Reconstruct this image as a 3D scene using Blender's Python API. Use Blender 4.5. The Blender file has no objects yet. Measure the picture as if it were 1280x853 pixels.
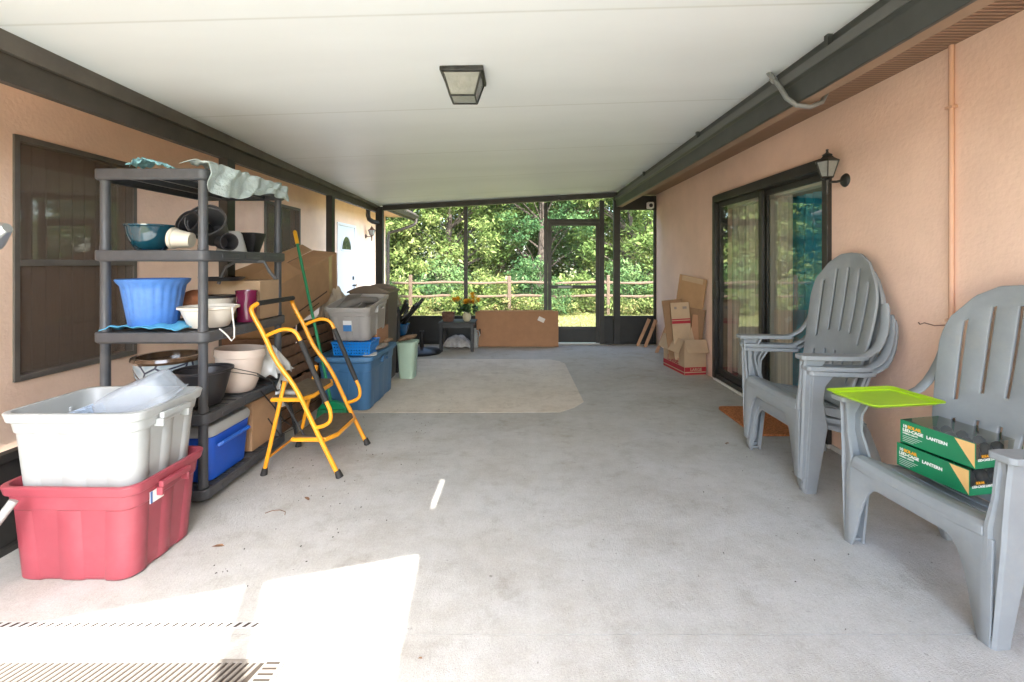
import bpy, bmesh, math, random
import numpy as np
from mathutils import Vector, Matrix, Euler
R = math.radians
random.seed(7); rng = np.random.default_rng(7)
sc = bpy.context.scene
COL = sc.collection
# ------------------------------------------------------------------ camera, world, sun, exposure
cam = bpy.data.cameras.new('camera'); co = bpy.data.objects.new('camera', cam); COL.objects.link(co)
co.location = (0, 0, 1.36); co.rotation_euler = (R(90), 0, 0)
cam.sensor_width = 36; cam.lens = 569/1280*36; cam.shift_x = -11/1280; cam.shift_y = -97.5/1280
cam.clip_start = .02; cam.clip_end = 400
sc.camera = co
SUN_EL = 50; SDX, SDY = -.377, .926            # direction the light travels over the ground
w = bpy.data.worlds.new('World'); sc.world = w; w.use_nodes = True
nt = w.node_tree; bg = nt.nodes['Background']
sky = nt.nodes.new('ShaderNodeTexSky'); sky.sky_type = 'NISHITA'; sky.sun_disc = False
sky.sun_elevation = R(SUN_EL)
sky.sun_rotation = math.atan2(-SDX, -SDY)      # compass bearing of the sun, from +Y towards +X
sky.air_density = 1.0; sky.dust_density = 2.4; sky.ozone_density = 1.0
nt.links.new(sky.outputs[0], bg.inputs[0]); bg.inputs[1].default_value = .15
sl = bpy.data.lights.new('sun', 'SUN'); sl.energy = 2.0; sl.angle = R(.6); sl.color = (1, .965, .91)
so = bpy.data.objects.new('sun', sl); COL.objects.link(so); so.location = (3, -8, 9)
d = Vector((SDX*math.cos(R(SUN_EL)), SDY*math.cos(R(SUN_EL)), -math.sin(R(SUN_EL))))
so.rotation_euler = d.to_track_quat('-Z', 'Y').to_euler()
sc.view_settings.view_transform = 'Standard'; sc.view_settings.look = 'None'
sc.view_settings.gamma = 1; sc.view_settings.exposure = 3.6
sc.render.engine = 'CYCLES'
sc.cycles.max_bounces = 10; sc.cycles.diffuse_bounces = 6; sc.cycles.transparent_max_bounces = 16

# ------------------------------------------------------------------ materials
MATS = {}
def M(name, rgb, rough=.6, var=None, bump=None, metal=0, spec=.5, rgb2=None, trans=0, alpha=1, coat=0, emit=None, scale3=(1,1,1), sheen=0, transl=0, grime=None):
    """procedural material; var=(scale, amount) mottling, bump=(scale, strength, distance), grime=(scale, amount, rgb)"""
    if name in MATS: return MATS[name]
    m = bpy.data.materials.new(name); m.use_nodes = True; MATS[name] = m
    n = m.node_tree.nodes; l = m.node_tree.links; b = n['Principled BSDF']
    b.inputs['Roughness'].default_value = rough; b.inputs['Metallic'].default_value = metal
    b.inputs['Specular IOR Level'].default_value = spec
    b.inputs['Coat Weight'].default_value = coat; b.inputs['Transmission Weight'].default_value = trans
    b.inputs['Alpha'].default_value = alpha; b.inputs['Base Color'].default_value = (*rgb, 1)
    tc = n.new('ShaderNodeTexCoord'); mp = n.new('ShaderNodeMapping'); mp.inputs['Scale'].default_value = scale3
    l.new(tc.outputs['Object'], mp.inputs[0]); last = None
    if var:
        t = n.new('ShaderNodeTexNoise'); t.inputs['Scale'].default_value = var[0]; t.inputs['Detail'].default_value = 6
        t.inputs['Roughness'].default_value = .62
        l.new(mp.outputs[0], t.inputs[0])
        cr = n.new('ShaderNodeValToRGB'); e = cr.color_ramp.elements
        c2 = rgb2 or tuple(max(0, c*(1-var[1])) for c in rgb); c1 = rgb if rgb2 else tuple(min(1, c*(1+var[1]*.6)) for c in rgb)
        e[0].position = .32; e[0].color = (*c2, 1); e[1].position = .68; e[1].color = (*c1, 1)
        l.new(t.outputs['Fac'], cr.inputs[0]); last = cr.outputs[0]
    if grime:
        t = n.new('ShaderNodeTexNoise'); t.inputs['Scale'].default_value = grime[0]; t.inputs['Detail'].default_value = 8
        t.inputs['Roughness'].default_value = .7
        l.new(mp.outputs[0], t.inputs[0])
        cr = n.new('ShaderNodeValToRGB'); e = cr.color_ramp.elements
        e[0].position = .52; e[0].color = (0,0,0,1); e[1].position = .72; e[1].color = (grime[1],)*3+(1,)
        l.new(t.outputs['Fac'], cr.inputs[0])
        mx = n.new('ShaderNodeMix'); mx.data_type = 'RGBA'
        if last: l.new(last, mx.inputs['A'])
        else: mx.inputs['A'].default_value = (*rgb, 1)
        mx.inputs['B'].default_value = (*grime[2], 1); l.new(cr.outputs[0], mx.inputs['Factor']); last = mx.outputs['Result']
    if last: l.new(last, b.inputs['Base Color'])
    if bump:
        t = n.new('ShaderNodeTexNoise'); t.inputs['Scale'].default_value = bump[0]; t.inputs['Detail'].default_value = 5
        l.new(mp.outputs[0], t.inputs[0])
        bp = n.new('ShaderNodeBump'); bp.inputs['Strength'].default_value = bump[1]; bp.inputs['Distance'].default_value = bump[2] if len(bump) > 2 else .01
        l.new(t.outputs['Fac'], bp.inputs['Height']); l.new(bp.outputs[0], b.inputs['Normal'])
    if emit: b.inputs['Emission Color'].default_value = (*emit[:3], 1); b.inputs['Emission Strength'].default_value = emit[3]
    if transl:
        tr = n.new('ShaderNodeBsdfTranslucent'); mx = n.new('ShaderNodeMixShader'); mx.inputs[0].default_value = transl
        if last: l.new(last, tr.inputs[0])
        else: tr.inputs[0].default_value = (*rgb, 1)
        l.new(b.outputs[0], mx.inputs[1]); l.new(tr.outputs[0], mx.inputs[2]); l.new(mx.outputs[0], n['Material Output'].inputs[0])
    return m

def see_through(name, rgb, clear, gloss=.0, rough=.03, diffuse=False):
    """thin pane or mesh: part transparent, part reflecting or diffuse"""
    m = bpy.data.materials.new(name); m.use_nodes = True; MATS[name] = m
    n = m.node_tree.nodes; l = m.node_tree.links; n.remove(n['Principled BSDF'])
    tr = n.new('ShaderNodeBsdfTransparent'); tr.inputs[0].default_value = (*clear, 1)
    mx = n.new('ShaderNodeMixShader')
    if diffuse:
        g = n.new('ShaderNodeBsdfDiffuse'); g.inputs[0].default_value = (*rgb, 1); mx.inputs[0].default_value = gloss
    else:
        g = n.new('ShaderNodeBsdfGlossy'); g.inputs[0].default_value = (*rgb, 1); g.inputs['Roughness'].default_value = rough
        lw = n.new('ShaderNodeLayerWeight'); lw.inputs[0].default_value = .5
        pw = n.new('ShaderNodeMath'); pw.operation = 'POWER'; pw.inputs[1].default_value = 4; l.new(lw.outputs['Facing'], pw.inputs[0])
        mr = n.new('ShaderNodeMapRange'); mr.inputs['To Min'].default_value = gloss; mr.inputs['To Max'].default_value = 1
        l.new(pw.outputs[0], mr.inputs[0]); l.new(mr.outputs[0], mx.inputs[0])
    l.new(tr.outputs[0], mx.inputs[1]); l.new(g.outputs[0], mx.inputs[2]); l.new(mx.outputs[0], n['Material Output'].inputs[0])
    return m

# ------------------------------------------------------------------ mesh helpers
class MB:
    def __init__(s): s.v = []; s.f = []
    def add(s, vs, fs, X=None):
        o = len(s.v); s.v += [Vector(p) if X is None else X @ Vector(p) for p in vs]; s.f += [[i+o for i in f] for f in fs]; return s
    def box(s, x0, x1, y0, y1, z0, z1, X=None):
        return s.add([(x0,y0,z0),(x1,y0,z0),(x1,y1,z0),(x0,y1,z0),(x0,y0,z1),(x1,y0,z1),(x1,y1,z1),(x0,y1,z1)],
                     [(0,3,2,1),(4,5,6,7),(0,1,5,4),(1,2,6,5),(2,3,7,6),(3,0,4,7)], X)
    def prism(s, pts, a, b, axis='z', X=None):
        """extrude polygon pts between a and b along axis; pts are the two other coordinates in order"""
        def P(p, t):
            return {'z': (p[0], p[1], t), 'y': (p[0], t, p[1]), 'x': (t, p[0], p[1])}[axis]
        n = len(pts)
        return s.add([P(p, a) for p in pts]+[P(p, b) for p in pts],
                     [list(range(n))[::-1], list(range(n, 2*n))]+[(i, (i+1) % n, n+(i+1) % n, n+i) for i in range(n)], X)
    def tube(s, path, r, n=10, X=None, cap=True, flat=None):
        P = [Vector(p) for p in path]; rs = r if isinstance(r, (list, tuple)) else [r]*len(P)
        vs = []; up = None
        for i, p in enumerate(P):
            t = (P[min(i+1, len(P)-1)]-P[max(i-1, 0)]).normalized()
            if up is None:
                up = Vector((0,0,1)) if abs(t.z) < .9 else Vector((1,0,0))
            a = (up-t*up.dot(t)).normalized(); b = t.cross(a); up = a
            for k in range(n):
                th = 2*math.pi*k/n
                vs.append(p+a*math.cos(th)*rs[i]*(flat or 1)+b*math.sin(th)*rs[i])
        fs = [(i*n+k, i*n+(k+1) % n, (i+1)*n+(k+1) % n, (i+1)*n+k) for i in range(len(P)-1) for k in range(n)]
        if cap: fs += [list(range(n))[::-1], [(len(P)-1)*n+k for k in range(n)]]
        return s.add(vs, fs, X)
    def lathe(s, prof, n=32, c=(0,0,0), X=None, mod=None, close=False):
        vs = []
        for j, (r, z) in enumerate(prof):
            for k in range(n):
                th = 2*math.pi*k/n; rr = r*(mod(th, z) if mod else 1)
                vs.append((c[0]+rr*math.cos(th), c[1]+rr*math.sin(th), c[2]+z))
        fs = [(j*n+k, j*n+(k+1) % n, (j+1)*n+(k+1) % n, (j+1)*n+k) for j in range(len(prof)-1) for k in range(n)]
        if prof[0][0] > 0: fs.append(list(range(n))[::-1])
        if prof[-1][0] > 0: fs.append([(len(prof)-1)*n+k for k in range(n)])
        return s.add(vs, fs, X)
    def loft(s, rings, X=None, capa=True, capb=True):
        n = len(rings[0]); vs = [p for r in rings for p in r]
        fs = [(j*n+k, j*n+(k+1) % n, (j+1)*n+(k+1) % n, (j+1)*n+k) for j in range(len(rings)-1) for k in range(n)]
        if capa: fs.append(list(range(n))[::-1])
        if capb: fs.append([(len(rings)-1)*n+k for k in range(n)])
        return s.add(vs, fs, X)
    def grid(s, nu, nv, fn, hole=None, X=None):
        vs = [fn(i/nu, j/nv) for j in range(nv+1) for i in range(nu+1)]
        fs = [(j*(nu+1)+i, j*(nu+1)+i+1, (j+1)*(nu+1)+i+1, (j+1)*(nu+1)+i) for j in range(nv) for i in range(nu) if not (hole and hole(i, j))]
        return s.add(vs, fs, X)
    def build(s, name, mat, parent=None, bevel=0, smooth=False, solid=0, sub=0, world=True, seg=2, offset=0):
        me = bpy.data.meshes.new(name)
        off = parent_world(parent) if (parent is not None and world) else Vector((0,0,0))
        me.from_pydata([tuple(v-off) for v in s.v], [], s.f)
        bm = bmesh.new(); bm.from_mesh(me); bmesh.ops.remove_doubles(bm, verts=bm.verts, dist=1e-5)
        bmesh.ops.recalc_face_normals(bm, faces=bm.faces); bm.to_mesh(me); bm.free()
        if mat: me.materials.append(mat)
        o = bpy.data.objects.new(name, me); COL.objects.link(o)
        if parent is not None: o.parent = parent
        if solid: md = o.modifiers.new('solid', 'SOLIDIFY'); md.thickness = solid; md.offset = offset
        if bevel:
            md = o.modifiers.new('bevel', 'BEVEL'); md.width = bevel; md.segments = seg; md.limit_method = 'ANGLE'; md.angle_limit = R(35)
        if sub: md = o.modifiers.new('sub', 'SUBSURF'); md.levels = sub; md.render_levels = sub
        if smooth or bevel:
            for p in me.polygons: p.use_smooth = True
            try: me.set_sharp_from_angle(angle=R(smooth if smooth > 1 else 40))
            except Exception: pass
        return o
def parent_world(p):
    v = Vector((0,0,0))
    while p is not None: v = v+Vector(p.location); p = p.parent
    return v
def tag(o, label, cat, group=None, kind=None):
    if label: o['label'] = label
    if cat: o['category'] = cat
    if group: o['group'] = group
    if kind: o['kind'] = kind
    return o
def struct(o): o['kind'] = 'structure'; return o
def thing(name, label, cat, loc=(0,0,0), rz=0, group=None, rot=None):
    o = bpy.data.objects.new(name, None); COL.objects.link(o); o.location = loc
    o.rotation_euler = rot or (0, 0, rz); o.empty_display_size = .1
    return tag(o, label, cat, group)
KIDS = {}
def dup(root, loc, rot, label, group=None):
    kids = [o for o in COL.objects if o.parent is root]
    r = root.copy(); COL.objects.link(r); r.location = loc; r.rotation_euler = rot; r['label'] = label
    if group: r['group'] = group
    for ch in kids:
        c = ch.copy(); COL.objects.link(c); c.parent = r
        for g in [o for o in COL.objects if o.parent is ch]:
            q = g.copy(); COL.objects.link(q); q.parent = c
    return r
def rrect(lx, ly, r, z, n=5, per=0, rib=0, cx=0, cy=0):
    """rounded rectangle ring, with optional vertical ribs along the straight sides"""
    pts = []
    hx, hy = lx/2, ly/2
    corners = [(hx-r, hy-r, 0), (-hx+r, hy-r, 90), (-hx+r, -hy+r, 180), (hx-r, -hy+r, 270)]
    for ci, (x, y, a) in enumerate(corners):
        for k in range(n+1):
            th = R(a+90*k/n); pts.append((x+r*math.cos(th), y+r*math.sin(th), z))
        if per:
            nx, ny, na = corners[(ci+1) % 4]
            p0 = pts[-1]; th = R(na); p1 = (nx+r*math.cos(th), ny+r*math.sin(th))
            nrm = Vector((math.cos(th), math.sin(th)))
            L = math.hypot(p1[0]-p0[0], p1[1]-p0[1])
            for k in range(per):
                for e in (-.02, .02):
                    t = (k+.5)/per + (e if (k % 2 == 0) else e)
                    inside = (e > 0) == (k % 2 == 0)
                    o = -rib if inside else 0
                    pts.append((p0[0]+(p1[0]-p0[0])*t+nrm.x*o, p0[1]+(p1[1]-p0[1])*t+nrm.y*o, z))
    return [(p[0]+cx, p[1]+cy, p[2]) for p in pts]
def text_mb(body, size, X, ext=.0006, bold=0):
    cu = bpy.data.curves.new('t', 'FONT'); cu.body = body; cu.size = size; cu.extrude = ext; cu.offset = bold; cu.resolution_u = 3
    ob = bpy.data.objects.new('t', cu); COL.objects.link(ob)
    dg = bpy.context.evaluated_depsgraph_get(); me = bpy.data.meshes.new_from_object(ob.evaluated_get(dg))
    mb = MB(); mb.add([v.co[:] for v in me.vertices], [list(p.vertices) for p in me.polygons], X)
    bpy.data.objects.remove(ob); bpy.data.meshes.remove(me); return mb
def raw(name, V, F, mat, parent=None):
    """quads from numpy arrays"""
    me = bpy.data.meshes.new(name); me.vertices.add(len(V)); me.vertices.foreach_set('co', V.astype(np.float32).ravel())
    nf, k = F.shape; me.loops.add(nf*k); me.loops.foreach_set('vertex_index', F.astype(np.int32).ravel())
    me.polygons.add(nf); me.polygons.foreach_set('loop_start', np.arange(0, nf*k, k, dtype=np.int32))
    me.update(calc_edges=True); me.materials.append(mat)
    o = bpy.data.objects.new(name, me); COL.objects.link(o)
    if parent is not None: o.parent = parent
    return o
def T(x, y, z, rx=0, ry=0, rz=0): return Matrix.Translation((x, y, z)) @ Euler((R(rx), R(ry), R(rz))).to_matrix().to_4x4()

# palette
stucco = M('peach_stucco', (.84,.61,.48), .92, (.8,.13), (38,.32,.010), grime=(1.7,.25,(.67,.45,.34)))
stuccoL = M('deep_peach_stucco', (.89,.66,.50), .92, (1.2,.12), (38,.40,.010), grime=(1.7,.3,(.64,.36,.23)))
soffitm = M('soffit_brown', (.42,.26,.17), .8, (3,.12))
bronze = M('bronze_aluminium', (.030,.029,.026), .42, (6,.25), metal=.0, spec=.5)
bronze2 = M('bronze_gutter', (.040,.044,.040), .45, (4,.25))
bronze3 = M('brown_gutter', (.060,.050,.039), .5, (4,.3), grime=(5,.4,(.035,.028,.022)))
blackm = M('black_plastic', (.018,.018,.019), .45, (8,.2))
gray_pl = M('charcoal_resin', (.062,.068,.077), .42, (14,.18), (220,.12,.002), grime=(9,.3,(.11,.108,.10)))
chairm = M('grey_resin', (.26,.288,.30), .5, (9,.08), (240,.08,.002), grime=(6,.5,(.33,.335,.31)))
card = M('cardboard', (.50,.31,.17), .9, (6,.10), (40,.12,.003))
card2 = M('cardboard_pale', (.46,.325,.20), .9, (6,.08), (40,.12,.003))
card3 = M('cardboard_brown', (.38,.20,.105), .9, (6,.10), (40,.12,.003))
white_pl = M('white_plastic', (.37,.395,.395), .4, (5,.05), grime=(7,.3,(.30,.30,.28)))
redm = M('pink_red_plastic', (.30,.055,.075), .38, (5,.10), grime=(6,.3,(.36,.11,.13)))
yel = M('orange_enamel', (.86,.36,.015), .32, (8,.06), coat=.2, grime=(30,.3,(.6,.22,.01)))
rubber = M('black_rubber', (.02,.02,.02), .7)
stepm = M('step_tread', (.10,.078,.05), .8, (30,.3), (300,.3,.002))
white_paint = M('white_paint', (.8,.8,.79), .45, (2,.03))

# ------------------------------------------------------------------ ground
def concrete(name, a, b, tint=None):
    m = bpy.data.materials.new(name); m.use_nodes = True; n = m.node_tree.nodes; l = m.node_tree.links; p = n['Principled BSDF']
    p.inputs['Roughness'].default_value = .85; p.inputs['Specular IOR Level'].default_value = .35
    tc = n.new('ShaderNodeTexCoord')
    def noise(s, det, sc3=(1,1,1), ro=.6):
        mp = n.new('ShaderNodeMapping'); mp.inputs['Scale'].default_value = sc3; l.new(tc.outputs['Object'], mp.inputs[0])
        t = n.new('ShaderNodeTexNoise'); t.inputs['Scale'].default_value = s; t.inputs['Detail'].default_value = det; t.inputs['Roughness'].default_value = ro
        l.new(mp.outputs[0], t.inputs[0]); return t.outputs['Fac']
    def ramp(f, p0, c0, p1, c1):
        r = n.new('ShaderNodeValToRGB'); e = r.color_ramp.elements
        e[0].position = p0; e[0].color = (*c0, 1); e[1].position = p1; e[1].color = (*c1, 1); l.new(f, r.inputs[0]); return r.outputs[0]
    def mul(x, y, f=1):
        q = n.new('ShaderNodeMix'); q.data_type = 'RGBA'; q.blend_type = 'MULTIPLY'; q.inputs['Factor'].default_value = f
        l.new(x, q.inputs['A']); l.new(y, q.inputs['B']); return q.outputs['Result']
    c = ramp(noise(1.1, 7), .3, b, .7, a)
    c = mul(c, ramp(noise(130, 3, (1,1,1), .7), .38, (.88,.88,.88), .6, (1,1,1)))
    c = mul(c, ramp(noise(2.6, 9, (1,1,1), .72), .40, (.93,.915,.89), .56, (1,1,1)))
    c = mul(c, ramp(noise(14, 7, (1,1,1), .8), .60, (1,1,1), .72, (.80,.76,.70)), .8)
    c = mul(c, ramp(noise(9, 8, (1,1,1), .8), .40, (.92,.915,.91), .56, (1,1,1)))
    c = mul(c, ramp(noise(.9, 8, (1,1.6,1), .75), .36, (.74,.70,.64), .52, (1,1,1)), .45)
    c = mul(c, ramp(noise(4.5, 6, (1,1,1), .7), .28, (.72,.68,.62), .44, (1,1,1)), .5)
    c = mul(c, ramp(noise(28, 2), .22, (.35,.32,.30), .29, (1,1,1)), .7)
    if tint:  # tan wear towards the back, also painted to offset the bluish skylight
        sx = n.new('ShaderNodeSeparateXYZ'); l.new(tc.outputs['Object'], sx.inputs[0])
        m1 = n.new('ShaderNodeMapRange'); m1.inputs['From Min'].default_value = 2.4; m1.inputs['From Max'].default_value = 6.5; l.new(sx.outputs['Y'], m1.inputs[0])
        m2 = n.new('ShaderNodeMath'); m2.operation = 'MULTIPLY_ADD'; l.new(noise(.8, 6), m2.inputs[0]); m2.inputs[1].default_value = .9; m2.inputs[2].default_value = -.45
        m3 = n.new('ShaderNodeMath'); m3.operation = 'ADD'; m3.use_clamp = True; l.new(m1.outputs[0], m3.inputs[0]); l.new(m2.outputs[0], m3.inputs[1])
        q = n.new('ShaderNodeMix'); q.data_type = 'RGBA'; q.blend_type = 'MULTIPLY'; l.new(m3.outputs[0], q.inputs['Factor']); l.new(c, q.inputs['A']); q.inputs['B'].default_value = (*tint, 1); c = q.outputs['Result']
    l.new(c, p.inputs['Base Color'])
    bp = n.new('ShaderNodeBump'); bp.inputs['Strength'].default_value = .55; bp.inputs['Distance'].default_value = .006
    h = n.new('ShaderNodeMath'); h.operation = 'ADD'; l.new(noise(75, 4, (1,.6,1)), h.inputs[0]); l.new(noise(260, 2), h.inputs[1])
    l.new(h.outputs[0], bp.inputs['Height']); l.new(bp.outputs[0], p.inputs['Normal'])
    return m
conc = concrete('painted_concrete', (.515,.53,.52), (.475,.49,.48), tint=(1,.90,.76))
g = MB(); g.add([(-150,-150,-.12),(150,-150,-.12),(150,200,-.12),(-150,200,-.12)], [(0,1,2,3)])
soil = M('lawn_soil', (.17,.20,.055), .95, (1.3,.3), (20,.5,.03), rgb2=(.21,.17,.085))
struct(g.build('ground', soil))
f = MB(); f.box(-2.47,2.29,-1.3,1.6635,-.11,0); f.box(-2.47,2.29,1.6685,7.75,-.11,0); f.box(-2.47,2.29,1.6635,1.6685,-.11,-.008)
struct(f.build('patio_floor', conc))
f = MB(); f.box(-3.3,-2.472,-1.3,11,-.11,-.03)
struct(f.build('side_path', concrete('rough_concrete', (.30,.29,.27), (.22,.21,.19))))
# bare patch where an outdoor rug once lay
pp = [(-1.62,4.12),(.357,4.14),(.50,4.27),(.615,4.45),(.594,6.14),(.53,6.30),(.40,6.41),(-1.6,6.46)]
f = MB(); f.prism(pp, .0015, .004)
struct(f.build('bare_floor_patch', concrete('bare_concrete', (.74,.67,.56), (.65,.585,.48))))

# grass blades
def blades(name, n, x0, x1, y0, y1, h0, h1, mat, z=-.12, wdt=.006, clump=None):
    xs = rng.uniform(x0, x1, n); ys = rng.uniform(y0, y1, n)
    hh = rng.uniform(h0, h1, n); a = rng.uniform(0, math.pi*2, n); ln = rng.uniform(0, .7, n)*hh; la = rng.uniform(0, 6.28, n)
    B = np.stack([xs, ys, np.full(n, z)], 1); D = np.stack([np.cos(a), np.sin(a), np.zeros(n)], 1)*wdt
    Tp = B+np.stack([np.cos(la)*ln, np.sin(la)*ln, hh], 1)
    V = np.concatenate([B-D, B+D, Tp], 1).reshape(-1, 3); F = np.arange(3*n).reshape(-1, 3)
    return raw(name, V, F, mat)
def leafmat(name, c1, c2, c3, tr=.3, sc=.9):
    m = bpy.data.materials.new(name); m.use_nodes = True; n = m.node_tree.nodes; l = m.node_tree.links; p = n['Principled BSDF']
    p.inputs['Roughness'].default_value = .7; p.inputs['Specular IOR Level'].default_value = .15
    g = n.new('ShaderNodeNewGeometry'); r = n.new('ShaderNodeValToRGB'); e = r.color_ramp.elements
    e[0].position = .0; e[0].color = (*c1, 1); e[1].position = 1; e[1].color = (*c3, 1); q = e.new(.5); q.color = (*c2, 1)
    tx = n.new('ShaderNodeTexNoise'); tx.inputs['Scale'].default_value = sc; tx.inputs['Detail'].default_value = 3
    l.new(g.outputs['Position'], tx.inputs[0])
    a = n.new('ShaderNodeMath'); a.operation = 'MULTIPLY_ADD'; l.new(g.outputs['Random Per Island'], a.inputs[0]); a.inputs[1].default_value = .45
    s = n.new('ShaderNodeMath'); s.operation = 'MULTIPLY_ADD'; l.new(tx.outputs['Fac'], s.inputs[0]); s.inputs[1].default_value = 1.7; s.inputs[2].default_value = -.58
    l.new(s.outputs[0], a.inputs[2]); l.new(a.outputs[0], r.inputs[0]); l.new(r.outputs[0], p.inputs['Base Color'])
    t = n.new('ShaderNodeBsdfTranslucent'); l.new(r.outputs[0], t.inputs[0])
    mx = n.new('ShaderNodeMixShader'); mx.inputs[0].default_value = tr
    l.new(p.outputs[0], mx.inputs[1]); l.new(t.outputs[0], mx.inputs[2]); l.new(mx.outputs[0], n['Material Output'].inputs[0])
    return m
grassm = leafmat('grass_blades', (.10,.15,.03), (.19,.22,.06), (.30,.27,.11), .35, .5)
tag(blades('lawn_grass', 60000, -7, 7, 7.8, 13.4, .02, .055, grassm), 'short yellow green grass of the lawn behind the screens', 'grass', kind='stuff')

# ------------------------------------------------------------------ trees and undergrowth
leafA = leafmat('leaf_bright', (.055,.11,.026), (.14,.21,.055), (.34,.37,.13), .4, .45)
leafB = leafmat('leaf_deep', (.030,.085,.035), (.08,.165,.055), (.21,.30,.11), .38, .5)
leafC = leafmat('leaf_cover', (.06,.10,.03), (.15,.20,.055), (.30,.21,.11), .25, 1.6)
bark = M('bark', (.13,.105,.085), .95, (9,.35), (16,.7,.03), rgb2=(.045,.033,.026))
def leafcloud(centers, per, spread, size, flat=.6):
    n = len(centers)*per
    C = np.repeat(np.asarray(centers), per, 0)+rng.normal(0, 1, (n, 3))*np.asarray(spread)
    nr = rng.normal(0, 1, (n, 3)); nr[:, 2] = np.abs(nr[:, 2])*1.2+.2; nr[:, 1] -= .25
    nr /= np.linalg.norm(nr, axis=1, keepdims=True)
    t = rng.normal(0, 1, (n, 3)); t -= nr*(t*nr).sum(1, keepdims=True); t /= np.linalg.norm(t, axis=1, keepdims=True)
    b = np.cross(nr, t); s = np.clip(rng.lognormal(-.1, .42, (n, 1)), .35, 2.2)*size
    V = np.stack([C-t*s, C+b*s*.38+nr*s*.06, C+t*s, C-b*s*.38+nr*s*.06], 1).reshape(-1, 3)
    return V, np.arange(4*n).reshape(-1, 4)
def make_tree(name, h, rad, low, ncl, per, size, mat, seed, label, loc, cat='tree', group='trees beyond the rail fence'):
    global rng; rng = np.random.default_rng(seed); rd = random.Random(seed)
    root = thing(name, label, cat, loc, 0, group)
    tb = MB(); lean = (rd.uniform(-.4,.4), rd.uniform(-.3,.3))
    top = Vector((lean[0]*h*.3, lean[1]*h*.3, h*.86)); path = []
    for i in range(8):
        t = i/7; path.append(Vector((top.x*t+.12*math.sin(t*5+seed), top.y*t+.1*math.cos(t*4+seed)-.1, top.z*t)))
    tb.tube(path, [.16*h/7*(1-.82*i/7) for i in range(8)], 8)
    cents = []
    for i in range(ncl):
        t = rd.uniform(0, 1)**.8; a = rd.uniform(0, 6.283)
        z = low+(h-low)*t; prof = math.sin(math.pi*min(1, .22+.72*t))**.7
        rr = rad*prof*math.sqrt(rd.uniform(.1, 1)); k = min(7, int(z/top.z*7)); bp = path[max(1, k-1)]
        c = Vector((bp.x+rr*math.cos(a), bp.y+rr*math.sin(a), z))
        cents.append(c)
        if i % 3 == 0:
            mid = bp.lerp(c, .5)+Vector((0,0,.12)); tb.tube([bp, mid, c], [.035, .022, .008], 5)
    tb.build('trunk', bark, root, smooth=True, world=False)
    V, F = leafcloud([tuple(c) for c in cents], per, (.22,.22,.13), size)
    raw('crown', V, F, mat, root); return root
def shrub(name, label, loc, w_, h, n, size, mat, seed, group):
    global rng; rng = np.random.default_rng(seed); rd = random.Random(seed)
    root = thing(name, label, 'shrub', loc, 0, group); cents = []; st = MB()
    for i in range(n):
        a = rd.uniform(0, 6.283); rr = math.sqrt(rd.random())*w_; z = h*rd.uniform(.12, 1)*(1-.45*(rr/w_)**2)
        c = (rr*math.cos(a), rr*math.sin(a)*.7, z); cents.append(c)
        if i % 4 == 0: st.tube([(c[0]*.15, c[1]*.15, 0), (c[0]*.6, c[1]*.6, z*.6), c], [.012,.009,.004], 5)
    st.build('stem', bark, root, world=False)
    V, F = leafcloud(cents, 46, (.13,.13,.09), size); raw('foliage', V, F, mat, root); return root
protos = [
 make_tree('broadleaf_tree', 7.2, 2.3, .9, 200, 190, .060, leafA, 11, 'p', (-2.6,16.2,-.12)),
 make_tree('broadleaf_tree', 8.0, 2.5, 1.2, 210, 190, .054, leafB, 12, 'p', (.7,16.6,-.12)),
 make_tree('broadleaf_tree', 6.4, 2.1, .5, 190, 180, .068, leafA, 13, 'p', (4.0,16.0,-.12)),
]
TR = [(0,-2.6,16.2,'bright green broad crowned tree straight behind the left screen bay'),
      (1,.7,16.8,'dark green tall tree standing behind the screen door'),
      (2,4.0,15.8,'light green low branching tree behind the narrow right screen'),
      (2,-5.6,15.9,'low branching tree at the far left beyond the roof corner'),
      (0,-.9,18.6,'second row tree filling the gap between left bay and middle bay'),
      (1,-4.6,19.0,'second row dark tree behind the left screen bay'),
      (1,2.5,19.2,'second row dark tree right of the screen door'),
      (0,6.6,18.4,'bright tree farthest right beyond the narrow screen'),
      (1,-9.0,17.5,'dark tree far left hidden mostly by the house wing'),
      (2,-7.6,21,'back row tree seen past the roof corner at left'),
      (0,-2.9,22,'back row tree high between the left bay crowns'),
      (2,1.0,22,'back row tree high behind the screen door transom'),
      (0,4.9,22.4,'back row tree behind the right narrow screen'),
      (1,9.2,20.5,'outermost dark tree to the right of the wood'),
      (1,-11.5,22,'outermost dark tree to the left of the wood')]
used = set()
for i, (k, x, y, lab) in enumerate(TR):
    rot = (0, 0, 0 if k not in used else R(47*i))
    if k not in used:
        used.add(k); p = protos[k]; p.location = (x, y, -.12); p['label'] = lab
    else:
        o = dup(protos[k], (x, y, -.12), rot, lab); s = 1+.12*math.sin(i*2.3); o.scale = (s, s, s*1.05)
sp = [shrub('leafy_shrub', 'p', (0,14,-.12), .95, 1.25, 70, .06, leafA, 31, 'undergrowth shrubs behind the fence'),
      shrub('leafy_shrub', 'p', (0,14,-.12), .85, 1.6, 75, .05, leafB, 32, 'undergrowth shrubs behind the fence')]
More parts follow.
